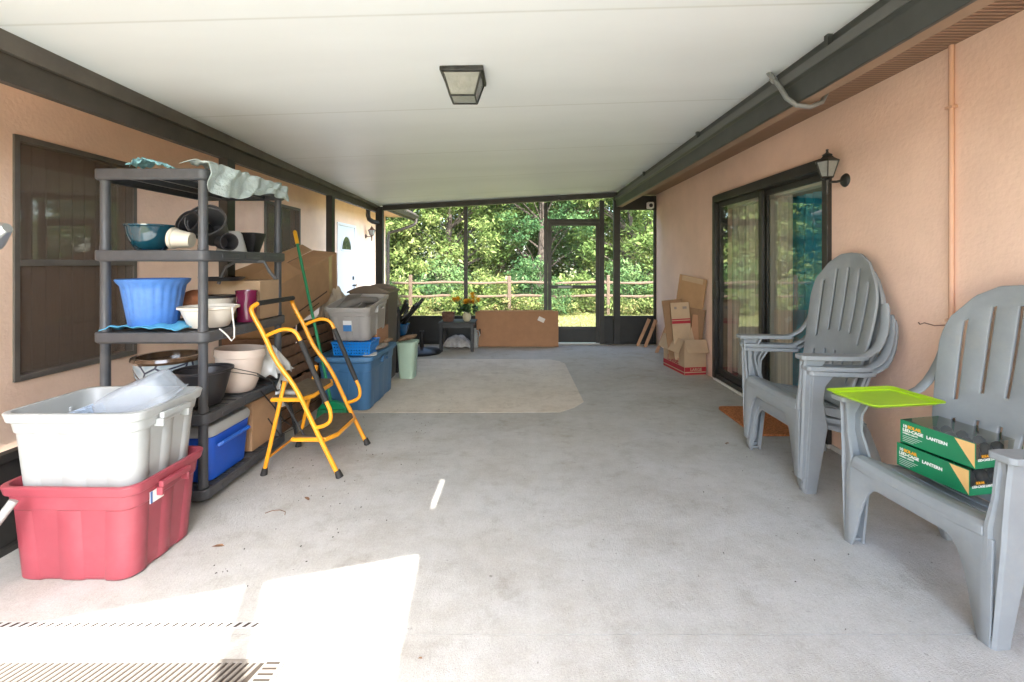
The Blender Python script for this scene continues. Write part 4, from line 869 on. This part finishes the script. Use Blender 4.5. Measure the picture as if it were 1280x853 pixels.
q = MB(); q.tube([(.05,0,.17),(.075,0,.2),(.06,0,.26),(.02,0,.28)], .009, 7); q.build('handle', white_pl, o, world=False)
q = MB(); crumple(q, -1.22,-.80,7.16,7.42, lambda u, v: .01+.17*(math.sin(math.pi*u)*math.sin(math.pi*v))**.5 if 0<u<1 and 0<v<1 else .01, .04, 34, 24, 12)
tag(q.build('clear_bag', M('clear_film', (.50,.48,.46), .2, (12,.35), trans=.2), smooth=45), 'crumpled clear plastic bag under the black side table', 'bag')
# long flat carton leaning on the back wall
o = thing('flat_carton', 'long flat brown carton standing against the back screen wall', 'carton', (-.065,7.45,0), rot=(R(-5),0,R(-.6))); q = MB()
q.box(-.675,.675,-.09,.04,0,.57); q.build('carton_body', card3, o, bevel=.004, world=False)
q = MB(); q.box(-.675,.675,-.028,-.022,.5705,.572); q.box(-.62,.60,.041,.055,.0,.585); q.build('rear_flap', card, o, world=False)
q = MB(); q.box(-.61,-.585,-.0925,-.0902,.20,.285); q.build('hand_slot', M('slot_dark', (.05,.03,.02), .9), o, world=False)
q = MB(); q.box(-.055,.055,-.0925,-.0903,-.035,.035, X=T(.40,0,.435,0,25,0)); q.build('label', M('tag_white', (.72,.66,.60), .6), o, world=False)

# ------------------------------------------------------------------ lumber, big carton, broom
wood = M('crate_wood', (.24,.13,.075), .85, (5,.3), (30,.5,.006), scale3=(1,4,4), rgb2=(.15,.085,.05))
def crate(label, x0, x1, y0, y1, z0, n, sh_):
    o = thing('wooden_crate', label, 'crate', ((x0+x1)/2,(y0+y1)/2,z0), group='stacked wooden crates'); q = MB()
    for k in range(n):
        a = z0+.002+sh_*k; q.box(x1-.016,x1,y0,y1,a,a+sh_-.016); q.box(x0,x1-.018,y0,y0+.016,a+.003,a+sh_-.013)
        q.box(x0,x0+.016,y0+.018,y1,a,a+sh_-.016)
    q.build('slats', wood, o, bevel=.002)
    q = MB(); h = sh_*n-.01
    for y in (y0+.025,(y0+y1)/2,y1-.06): q.box(x1-.038,x1-.018,y,y+.05,z0+.004,z0+h)
    for x in (x0+.03,x1-.09): q.box(x,x+.05,y0+.018,y0+.036,z0+.004,z0+h)
    q.build('batten', wood, o); return o
crate('wooden slatted crate on the floor behind the ladder', -2.36,-1.90,3.50,4.55,0,4,.098)
crate('wooden slatted crate stacked on top of the floor crate', -2.34,-1.93,3.56,4.70,.395,4,.095)
o = thing('long_box', 'long dented brown cardboard box lying tilted on the wooden crates', 'box', (-2.17,4.55,.86), rot=(R(15.5),R(6),R(-1)))
q = MB(); q.box(-.16,.10,-.85,.55,.02,.50); q.build('box_body', card, o, bevel=.005, world=False)
q = MB(); q.add([(.102,-.83,.502),(.102,-.2,.502),(-.03,-.25,.60),(-.03,-.8,.62)], [(0,1,2,3)]); q.add([(-.162,-.85,.502),(-.162,.53,.502),(-.26,.51,.56),(-.26,-.84,.60)], [(0,1,2,3)]); q.build('flap', card, o, solid=.004, world=False)
q = MB(); q.box(.1005,.1025,-.35,.30,.13,.145); q.box(.1005,.1025,-.10,.12,.07,.08); q.build('print', M('ink', (.10,.06,.04), .9), o, world=False)
q = MB(); q.box(.1005,.102,.35,.42,.02,.50); q.build('tape', M('tape', (.55,.40,.20), .2, coat=.5), o, world=False)
q = MB(); crumple(q, -2.16,-1.93,4.78,5.25, lambda u, v: .75+.30*(max(0,math.sin(math.pi*u))*max(0,math.sin(math.pi*v)))**.6, .06, 26, 26, 15)
tag(q.build('beige_sack', M('beige_film', (.52,.44,.34), .45, (6,.2)), solid=.003, smooth=50), 'crumpled beige plastic sack at the far end of the long box', 'sack')
q = MB(); q.box(-2.34,-1.98,4.75,5.35,.0,.74); tag(q.build('travel_chest', M('dark_trunk', (.05,.042,.035), .7, (5,.3)), bevel=.01), 'dark trunk holding up the beige sack', 'trunk')
q = MB(); crumple(q, -2.22,-1.90,3.44,3.62, lambda u, v: .86+.22*(max(0,math.sin(math.pi*u))*max(0,math.sin(math.pi*v)))**.6, .05, 22, 16, 17)
tag(q.build('grey_sack', M('grey_sack', (.40,.39,.38), .35, (8,.2)), solid=.003, smooth=50), 'crumpled grey plastic between shelf end and long box', 'sack')
o = thing('broom', 'green broom with yellow grip leaning on the long box', 'broom', (-1.62,3.93,0))
a_, b_ = Vector((-1.63,3.94,.10)), Vector((-2.035,4.10,1.64)); q = MB(); q.tube([a_, a_.lerp(b_,.93)], .0125, 12); q.build('pole', M('green_pole', (.0,.24,.09), .35, (8,.1)), o, smooth=True)
q = MB(); q.tube([a_.lerp(b_,.93), b_, b_+(b_-a_)*.008], [.016,.017,.010], 12); q.build('grip', M('yellow_grip', (.80,.42,.01), .45), o, smooth=True)
q = MB(); q.prism([(-1.75,.10),(-1.50,.10),(-1.53,.14),(-1.60,.17),(-1.66,.17),(-1.72,.14)], 3.91, 3.96, 'y'); q.build('head', MATS['green_pole'], o, bevel=.006)
q = MB(); q.prism([(-1.745,.099),(-1.505,.099),(-1.49,.0),(-1.76,.0)], 3.905, 3.965, 'y'); q.build('bristles', M('bristle_green', (.02,.20,.09), .9, (60,.4), (90,.8,.01), scale3=(1,1,.1)), o)

# ------------------------------------------------------------------ step ladder
ld = thing('step_ladder', 'orange two step folding ladder with black grips beside the shelves', 'step ladder', (-1.42,3.15,0))
def smoothpath(P, it=2):
    P = [Vector(p) for p in P]
    for _ in range(it):
        Q = [P[0]]
        for a, b in zip(P, P[1:]): Q += [a.lerp(b,.25), a.lerp(b,.75)]
        Q.append(P[-1]); P = Q
    return P
YN, YF = 2.887, 3.41
for Y in (YN, YF):
    q = MB(); yi = Y+(.04 if Y == YN else -.04)
    P = [(-1.165,Y,.03),(-1.305,Y,.31),(-1.426,Y,.575),(-1.555,Y,.735),(-1.625,Y,.90),(-1.70,Y,1.03),(-1.715,Y,1.075),(-1.69,yi,1.10)]
    q.tube(smoothpath(P), .0145, 12); rl = q.build('rail', yel, ld, smooth=True)
    q = MB(); q.tube([(-1.148,Y,0),(-1.165,Y,.045)], [.024,.017], 12); q.build('rubber_foot', rubber, rl, smooth=True)
    q = MB(); P = [(-1.62,Y,.893),(-1.58,Y,.915),(-1.50,Y,.945),(-1.43,Y,.93),(-1.395,Y,.865)]; q.tube(smoothpath(P), .0125, 10); q.build('side_handle', yel, ld, smooth=True); q = MB()
    P = [(-1.235,Y,.485),(-1.205,Y,.42),(-1.205,Y,.355),(-1.25,Y,.325),(-1.30,Y,.315)]; q.tube(smoothpath(P), .0125, 10); hd = q.build('side_handle', yel, ld, smooth=True)
    q = MB(); q.tube([(-1.397,Y,.868),(-1.234,Y,.483)], .0165, 12); q.build('foam_grip', rubber, hd, smooth=True)
    q = MB(); ys = Y+(.035 if Y == YN else -.035); q.tube([(-1.515,ys,.60),(-1.645,ys,.03)], .013, 10); lg = q.build('rear_leg', yel, ld, smooth=True)
    q = MB(); q.tube([(-1.65,ys,0),(-1.642,ys,.045)], [.022,.016], 12); q.build('rubber_foot', rubber, lg, smooth=True)
    q = MB(); q.tube([(-1.53,ys+(.02 if Y == YN else -.02),.47),(-1.40,ys+(.02 if Y == YN else -.02),.245)], .007, 6); q.build('strut', rubber, ld)
q = MB(); q.tube([(-1.69,YN+.035,1.10),(-1.69,YF-.035,1.10)], .017, 12); q.build('top_grip', rubber, ld, smooth=True)
q = MB(); q.tube([(-1.635,YN+.035,.10),(-1.635,YF-.035,.10)], .008, 8); q.build('rear_bar', yel, ld, smooth=True)
for (xa, xb, z, nm) in ((-1.60,-1.36,.50,'upper'),(-1.47,-1.20,.245,'lower')):
    pts = [(xa,YN+.02),(xb-.045,YN+.02),(xb,YN+.11),(xb,YF-.11),(xb-.045,YF-.02),(xa,YF-.02)]
    q = MB(); q.prism(pts, z-.028, z-.003); st = q.build('step', yel, ld, bevel=.004)
    q = MB(); ins = [(x+(.01 if x < (xa+xb)/2 else -.012), y+(.012 if y < 3.15 else -.012)) for x, y in pts]; q.prism(ins, z-.0028, z+.003); q.build('tread', stepm, st)
q = MB(); q.box(-1.585,-1.46,2.96,3.0,.504,.525, X=None); tag(q.build('metal_ruler', M('tool_metal', (.42,.42,.40), .4, metal=.5), bevel=.002), 'grey metal bar lying on the upper ladder step', 'tool')
q = MB(); q.tube([(-1.74,3.05,.50),(-1.735,3.2,.35),(-1.72,3.3,.22),(-1.70,3.42,.12),(-1.72,3.25,.13),(-1.72,3.1,.30)], .005, 6); q.tube([(-1.71,3.36,.36),(-1.70,3.46,.02)], .012, 8)
tag(q.build('black_cable', blackm, smooth=True), 'black cable tangle between the shelf end and the ladder', 'cable')

# ------------------------------------------------------------------ right back corner pile
o = thing('moving_box', 'open pale carton with red stripes stuffed with flattened cardboard', 'box', (2.0,5.77,0)); q = MB()
bx = [(1.975,5.49),(2.25,5.53),(2.17,6.09),(1.90,6.05)]
q = MB(); q.loft([[(x,y,.0) for x, y in bx],[(x,y,.43) for x, y in bx]], capb=False); q.build('carton_body', card2, o, solid=.004)
def flap(pa, pb, out, drop, z=.43):
    pa, pb, out = Vector((*pa,z)), Vector((*pb,z)), Vector((*out,0)); return [pa, pb, pb+out+Vector((0,0,-drop)), pa+out+Vector((0,0,-drop))]
q = MB(); q.add(flap(bx[0],bx[1],(.012,-.07),.15), [(0,1,2,3)]); q.add(flap(bx[3],bx[0],(-.08,-.02),.16), [(0,1,2,3)]); q.build('flap', card2, o, solid=.004)
red = M('red_print', (.36,.02,.03), .8)
def facebox(mb, pa, pb, t0, t1, z0, z1, nrm, off=.004):
    a = Vector((*pa,0)).lerp(Vector((*pb,0)), t0); b = Vector((*pa,0)).lerp(Vector((*pb,0)), t1); n_ = Vector((*nrm,0)).normalized()
    mb.add([a+n_*off+Vector((0,0,z0)), b+n_*off+Vector((0,0,z0)), b+n_*off+Vector((0,0,z1)), a+n_*off+Vector((0,0,z1)),
            a+n_*(off+.001)+Vector((0,0,z0)), b+n_*(off+.001)+Vector((0,0,z0)), b+n_*(off+.001)+Vector((0,0,z1)), a+n_*(off+.001)+Vector((0,0,z1))], [(0,1,2,3),(4,7,6,5),(0,4,5,1),(1,5,6,2),(2,6,7,3),(3,7,4,0)])
q = MB(); nf, ns = (.14,-.99), (-.99,-.13)
facebox(q, bx[0], bx[1], 0,1,.045,.10,nf); facebox(q, bx[0], bx[1], 0,1,.008,.033,nf); facebox(q, bx[3], bx[0], 0,1,.045,.10,ns); facebox(q, bx[3], bx[0], 0,1,.008,.033,ns); q.build('red_stripe', red, o)
ang = math.degrees(math.atan2(bx[1][1]-bx[0][1], bx[1][0]-bx[0][0]))
t = text_mb('LARGE', .05, T(bx[0][0]+.07, bx[0][1]+.002, .055, 90, 0, ang), bold=.001); t.build('lettering', card2, o)
ang2 = math.degrees(math.atan2(bx[0][1]-bx[3][1], bx[0][0]-bx[3][0]))
t = text_mb('LARGE', .10, T(bx[3][0]+.006, bx[3][1]-.14, .112, 90, 0, ang2), bold=.001); t.build('side_lettering', red, o)
def sheet(name, label, mat, w_, h, loc, rot, extra=None):
    o = thing(name, label, 'cardboard', loc, rot=rot, group='flattened cardboard in the striped carton'); q = MB(); q.box(-w_/2,w_/2,-.006,.006,0,h); q.build('panel', mat, o, world=False)
    if extra:
        for (nm, m_, a, b, c_, d_) in extra: e = MB(); e.box(a,b,-.0085,-.0065,c_,d_); e.build(nm, m_, o, world=False)
    return o
sheet('cardboard_sheet', 'tall tilted tan cardboard sheet highest in the striped carton', M('cardboard_tan', (.40,.235,.115), .9, (6,.10)), .40, 1.06, (2.055,5.83,.14), (R(-1),R(9),R(-58)), [('fold', card2, -.155,.155,.99,1.055)])
sheet('cardboard_sheet', 'pale cardboard sheet with red band at the left of the carton', card2, .22, .70, (2.02,5.63,.17), (R(-3),R(-4),R(-8)), [('red_band', red, -.11,.11,.44,.475), ('red_band_upper', red, -.11,.11,.485,.50), ('print', M('grey_print', (.25,.20,.17), .9), -.07,-.04,.62,.65), ('print_mark', MATS['grey_print'], .03,.08,.62,.65)])
sheet('cardboard_sheet', 'narrow grey brown sheet leaning at the middle of the carton', M('cardboard_grey', (.34,.25,.17), .9, (6,.1)), .16, .60, (2.13,5.68,.14), (R(-2),R(3),R(-20)))
sheet('cardboard_sheet', 'orange brown cardboard strip leaning right against the wall', card3, .14, .56, (2.13,5.60,.16), (R(-2),R(6),R(-10)))
sheet('cardboard_sheet', 'short pale cardboard piece in front of the grey brown sheet', card2, .12, .42, (2.07,5.60,.14), (R(-3),R(12),R(-6)))
sheet('cardboard_sheet', 'thin brown cardboard sheet just behind the red banded sheet', M('cardboard_dark', (.27,.155,.08), .9, (6,.1)), .24, .74, (1.99,5.72,.16), (R(-2),R(-7),R(-14)))
sheet('cardboard_sheet', 'folded brown sheet wedged against the wall side of the tall tan sheet', MATS['cardboard_dark'], .20, .66, (2.13,5.66,.14), (R(-1),R(6),R(-50)))
pinew = M('pine_strip', (.52,.30,.17), .8, (8,.2), (30,.3,.004))
for (x, dx, lab, y) in ((1.93,.17,'left wooden strip leaning in the right back corner',7.45),(2.03,.15,'middle wooden strip leaning in the right back corner',7.35),(2.08,.15,'pinkish wooden strip leaning on the peach wall behind the cartons',6.9)):
    a_, b_ = Vector((x-.02,y,.0)), Vector((x+dx,y+.08,.42)); q = MB(); dv = (b_-a_); q.prism([(x-.045,0.0),(x+.005,0.0),(x+dx+.03,.43),(x+dx-.02,.45)], y, y+.02, 'y')
    tag(q.build('wood_strip', pinew, bevel=.002), lab, 'wood strip', 'wood strips leaning in the corner')

# doormat
q = MB(); mm = M('coir', (.78,.30,.11), 1, (75,.7), (90,1,.03), rgb2=(.34,.10,.03)); q.loft([rrect(.40,.70,.05,z_,cx=2.04,cy=3.92) for z_ in (.001,.018)]); mt = q.build('doormat', mm)
tag(mt, 'rust orange coir doormat in front of the sliding door', 'doormat')

# ------------------------------------------------------------------ adirondack chairs (local: +x forward, y across)
def make_chair(label, loc, rz):
    o = thing('adirondack_chair', label, 'chair', loc, rz, 'grey resin adirondack chairs')
    W = .33
    # back: six slats fanned with slots between
    ns = 6; cols = []
    for k in range(ns):
        cols += [(k*1.0+.0, k+.80)]
    edges = []; 
    for k in range(ns): edges += [k, k+.83]
    edges = edges[:-1]+[ns-1+.83]; tot = ns-1+.83; us = [(e/tot)*2-1 for e in edges]
    nr = 30
    def backpt(u, v):
        hw = .225+.085*math.sin(min(1, v*1.18)*math.pi*.5)
        if v > .80: hw *= 1-.13*((v-.80)/.20)**2
        top = 1.33-.17*abs(u)**2.6; z = .36+(top-.36)*v
        x = -.335-.20*((z-.36)/.97)-.02*math.sin(v*3.14)+.035*u*u*(1-.35*v)
        return (x, u*hw, z)
    q = MB(); vs = [backpt(u, j/nr) for j in range(nr+1) for u in us]; nu = len(us); fs = []
    for j in range(nr):
        for i in range(nu-1):
            v = (j+.5)/nr; z = .36+.97*v
            slot = (i % 2 == 1)
            u_ = abs((us[i]+us[i+1])/2)
            if slot and ((.44+.03*(1-u_) < v < .90-.10*u_**2) or (.15 < v < .33)): continue
            fs.append((j*nu+i, j*nu+i+1, (j+1)*nu+i+1, (j+1)*nu+i))
    q.add(vs, fs); q.build('backrest', chairm, o, solid=.016, bevel=.004, world=False)
    # wings joining the back to the arms
    for s in (-1, 1):
        q = MB(); P = [(-.27,s*.378,.712),(-.34,s*.372,.725),(-.42,s*.36,.77),(-.475,s*.34,.88),(-.500,s*.312,1.02)]
        q.tube(smoothpath(P, 1), [.03]*9+[.02], 10, flat=.42); q.build('side_frame', chairm, o, world=False, smooth=60)
    # seat with cross slots, rolled front edge
    prof = [(-.36,.345),(-.30,.35),(-.22,.365),(-.14,.39),(-.07,.418),(-.02,.435),(.008,.432),(.022,.415),(.025,.385)]
    pv = []
    for a, b in zip(prof, prof[1:]):
        for k in range(4): pv.append((a[0]+(b[0]-a[0])*k/4, a[1]+(b[1]-a[1])*k/4))
    pv.append(prof[-1]); n = len(pv)-1
    def seat(u, v):
        x, z = pv[round(v*n)]; y = (u*2-1); hw = .255+.04*(x+.36)/.36; return (x+.006*y*y, y*hw, z+.018*y*y-.006)
    q = MB(); q.grid(16, n, seat, hole=lambda i, j: 1 < i < 14 and j in (4,9,14)); q.build('seat', chairm, o, solid=.014, bevel=.003, world=False)
    # front apron arch running into the legs
    q = MB(); top = []; bot = []
    for k in range(33):
        y = -W+2*W*k/32; ay = abs(y); zt = .40 if ay < .27 else .40+.0*(ay-.27)
        if ay > W-.05: zb = 0
        else:
            t = ay/(W-.05); zb = .335-.335*max(0,(t-.52)/.48)**2.6 if t > .52 else .335
        top.append((.026,y,zt)); bot.append((.026+.012*(1-zb/.34),y,max(zb,.0)))
    q.add(top+bot, [(k,k+1,33+k+1,33+k) for k in range(32)]); q.build('apron', chairm, o, solid=.014, bevel=.003, world=False)
    for s in (-1, 1):
        # front leg: channel with outer web, front and rear flanges, carried up to the arm
        q = MB(); lev = [(0,.075,.0),(.029,.076,.0),(.05,.078,.0),(.25,.10,.0),(.40,.115,.0),(.44,.105,.004),(.56,.082,.010),(.64,.088,.010),(.70,.13,.008),(.725,.15,.006)]
        rings = []
        for (z, dpt, o2) in lev:
            xf = .042-.014*(z/.72); xr = xf-dpt; yo = s*(W+.012-o2*.5+.048*z/.72); wi = .070-.02*(1-z/.45) if z < .45 else .05
            yi = yo-s*wi; c_ = .010
            gd = .016 if .03 < z < .70 else .0
            rings.append([(xf,yi,z),(xf,yi+s*wi*.20,z),(xf-gd,yi+s*wi*.34,z),(xf-gd,yi+s*wi*.66,z),(xf,yi+s*wi*.80,z),(xf,yo-s*c_,z),(xf-c_,yo,z),(xr+c_,yo,z),(xr,yo-s*c_,z),(xr,yi,z),(xr+.013,yi,z),(xr+.013,yo-s*.016,z),(xf-.013,yo-s*.016,z),(xf-.013,yi,z)])
        q.loft(rings); q.box(min(.025,-.03),max(.03,.02),min(s*(W+.004),s*(W-.026)),max(s*(W+.004),s*(W-.026)),.012,.022)
        q.build('front_leg', chairm, o, smooth=35, world=False)
        # rear leg
        q = MB(); rr = []
        for (z, x, dpt) in ((0,-.50,.05),(.12,-.465,.065),(.25,-.42,.085),(.36,-.36,.12)):
            y0_ = s*(.262+.02*(1-z/.36)); rr.append([(x,y0_-.018,z),(x+dpt,y0_-.018,z),(x+dpt,y0_+.018,z),(x,y0_+.018,z)])
        q.loft(rr); q.build('rear_leg', chairm, o, bevel=.006, world=False)
        # side rail linking legs under the seat
        q = MB(); q.prism([(-.36,.30),(-.10,.37),(.0,.39),(.0,.43),(-.12,.405),(-.37,.365)], s*.285-.008, s*.285+.008, 'y'); q.build('side_rail', chairm, o, world=False)
        # arm
        q = MB(); outl = [(.045,.325),(.055,.335),(.055,.40),(.04,.415),(-.10,.425),(-.24,.42),(-.33,.395),(-.36,.365),(-.33,.335),(-.22,.33),(-.08,.327),(.0,.322)]
        pts = [(x, s*y) for x, y in outl]; rings = []
        for dz, g in ((-.026,.006),(-.004,.0),(.0,.005)):
            rings.append([(x*(1-g*.2), y-s*0, .738+dz-.035*max(0,-x)) for x, y in pts])
        q.loft(rings); q.build('arm', chairm, o, bevel=.004, world=False)
    return o
ch = make_chair('lowest grey adirondack chair of the stack of three', (1.715,3.02,0), R(180))
dup(ch, (1.705,3.02,.028), (0,R(.3),R(180)), 'middle grey adirondack chair of the stack of three')
dup(ch, (1.685,3.02,.09), (0,R(1),R(180)), 'top grey adirondack chair of the stack of three')
sg = dup(ch, (1.665,1.925,0), (0,0,R(180+6)), 'single grey adirondack chair at right holding the lantern boxes'); sg.scale = (1,.96,.95)
# lime tray
o = thing('lime_tray', 'lime green plastic tray on the left arm of the single chair', 'tray', (1.745,2.19,.705), rot=(0,0,R(8)))
q = MB(); q.loft([rrect(.33,.23,.02,.0), rrect(.375,.275,.03,.018), rrect(.385,.285,.03,.020), rrect(.385,.285,.03,.016), rrect(.34,.24,.02,.012), rrect(.33,.23,.02,.005)]); q.build('tray_body', M('lime_plastic', (.36,.62,.008), .35, (5,.05)), o, smooth=35, world=False)
# lantern boxes
green = M('box_green', (.01,.24,.10), .3, (5,.1), coat=.4); amber = M('box_amber', (.85,.55,.22), .35); lw = M('print_white', (.85,.87,.83), .5); lo = M('print_orange', (.88,.42,.03), .5)
win = see_through('box_window', (.8,.8,.8), (.72,.68,.58), .16, .05)
bulb = M('lantern_dark', (.025,.03,.05), .3, (20,.6))
def lantern_box(label, loc, rz):
    o = thing('lantern_box', label, 'box', loc, rz, 'solar lantern boxes'); L, D, H = .30, .26, .105
    # front is local -x face running along y; far end (+y) to near end (-y)
    q = MB(); q.prism([(-D/2,-L/2),(D/2,-L/2),(D/2,L/2),(-D/2,L/2)], 0, .004); q.box(-D/2,-D/2+.003,-L/2,L/2,.004,H); q.box(D/2-.003,D/2,-L/2,L/2,.004,H)
    q.box(-D/2+.003,D/2-.003,L/2-.003,L/2,.004,H); q.box(-D/2+.003,D/2-.003,-L/2,-L/2+.003,.004,.035); q.build('carton', green, o, world=False)
    q = MB(); q.add([(-D/2+.003,-L/2+.001,.035),(D/2-.003,-L/2+.001,.035),(D/2-.003,-L/2+.001,H),(-D/2+.003,-L/2+.001,H)], [(0,1,2,3)])
    q.add([(-D/2+.003,-L/2+.003,H),(D/2-.003,-L/2+.003,H),(D/2-.003,L/2-.003,H),(-D/2+.003,L/2-.003,H)], [(0,1,2,3)]); q.build('clear_window', win, o, world=False)
    q = MB(); q.prism([(-L/2+.002,.003),(-L/2+.002,H-.002),(-L/2+.075,H-.002)], -D/2-.0012, -D/2-.0002, 'x'); q.build('amber_corner', amber, o, world=False)
    q = MB()
    for a in range(4):
        for b in range(3): q.lathe([(.001,.0),(.02,.01),(.028,.035),(.02,.06),(.008,.07),(.001,.07)], 8, c=(-.07+.07*b,-.1+.065*a,.008))
    q.build('lantern_cages', bulb, o, world=False, smooth=True)
    # lettering on the front face: text reads from far end (+y) to near end (-y)
    X = Matrix.Translation((-D/2-.0015, L/2-.012, 0)) @ Euler((R(90),0,R(-90))).to_matrix().to_4x4()
    text_mb('10', .019, X @ Matrix.Translation((0,.074,0)), bold=.0006).build('lettering', lw, o, world=False)
    text_mb('SOLAR', .019, X @ Matrix.Translation((.022,.074,0)), bold=.0009).build('orange_lettering', lo, o, world=False)
    text_mb('LED-CAGE', .019, X @ Matrix.Translation((0,.056,0)), bold=.0008).build('lettering', lw, o, world=False)
    text_mb('LANTERN', .019, X @ Matrix.Translation((.103,.056,0)), bold=.0008).build('lettering', lw, o, world=False)
    q = text_mb('STRING LIGHTS', .0095, X @ Matrix.Translation((0,.044,0)), bold=.0002); 
    for k in range(4): q.box(.0,.085-.012*k,.034-.008*k,.0355-.008*k,-.0003,.0003, X=X)
    q.build('small_print', lw, o, world=False)
    Y = Matrix.Translation((-D/2+.012,-L/2-.001,0)) @ Euler((R(90),0,0)).to_matrix().to_4x4()
    text_mb('SOLAR', .014, Y @ Matrix.Translation((.02,.045,0)), bold=.0004).build('orange_lettering', lo, o, world=False)
    text_mb('LED-CAGE LANTERN', .014, Y @ Matrix.Translation((0,.030,0)), bold=.0004).build('lettering', lw, o, world=False)
    return o
lantern_box('lower green lantern box lying on the seat of the single chair', (1.935,2.03,.408), R(10))
lantern_box('upper green lantern box stacked on the lower lantern box', (1.955,2.035,.516), R(12))

# ------------------------------------------------------------------ floor debris
rd = random.Random(21); lm = M('dry_leaf', (.20,.11,.06), .9, (30,.4)); tiny = M('dark_crumb', (.05,.04,.035), .95)
def dleaf(label, x, y, s, a):
    q = MB(); q.add([(-s,0,.002),(-.3*s,.3*s,.006),(.5*s,.25*s,.008),(s,0,.002),(.5*s,-.25*s,.004),(-.3*s,-.3*s,.005)], [(0,1,2,3,4,5)], X=T(x,y,.002,0,0,a)); tag(q.build('dry_leaf', lm), label, 'leaf', 'dry leaves on the floor')
dleaf('curled brown leaf on the floor left of the doormat', 1.55, 3.42, .022, 20); dleaf('thin tan leaf on the floor right of the red tote', -1.45, 2.18, .03, 5)
dleaf('small brown leaf on the floor near the ladder foot', -1.23, 2.62, .03, -40); dleaf('small leaf on the floor at the right of the sun patch', -.345, 1.56, .008, 0)
q = MB()
for k in range(420):
    if k >= 260: sgn = k % 2; x, y = (rd.gauss(2.22,.04) if sgn else rd.gauss(-1.66,.10)), (rd.uniform(2.6,7.5) if sgn else rd.uniform(2.3,7.4)); x = min(x, 2.26)
    elif k < 130: x, y = rd.uniform(-1.5,-.6), rd.uniform(1.9,4.3)
    elif k < 200: x, y = rd.uniform(-1.4,2.2), rd.uniform(1.5,7.4)
    else: x, y = rd.uniform(.9,2.2), rd.uniform(1.6,3.6)
    s = rd.uniform(.0015,.0055); a = rd.uniform(0,180); q.add([(-s,-s*.4,.001),(s,-s*.5,.001),(s*.8,s*.5,.003),(-s*.6,s*.4,.003)], [(0,1,2,3)], X=T(x,y,.0035,0,0,a))
tag(q.build('floor_debris', tiny), 'dark crumbs and bits of dirt scattered on the concrete', 'debris', kind='stuff')
q = MB(); q.tube([(-1.33+.06*math.cos(t*.7), 2.45+.05*math.sin(t*.7), .004) for t in range(5)], .002, 5); tag(q.build('curved_twig', lm), 'thin curved twig on the floor right of the totes', 'twig')
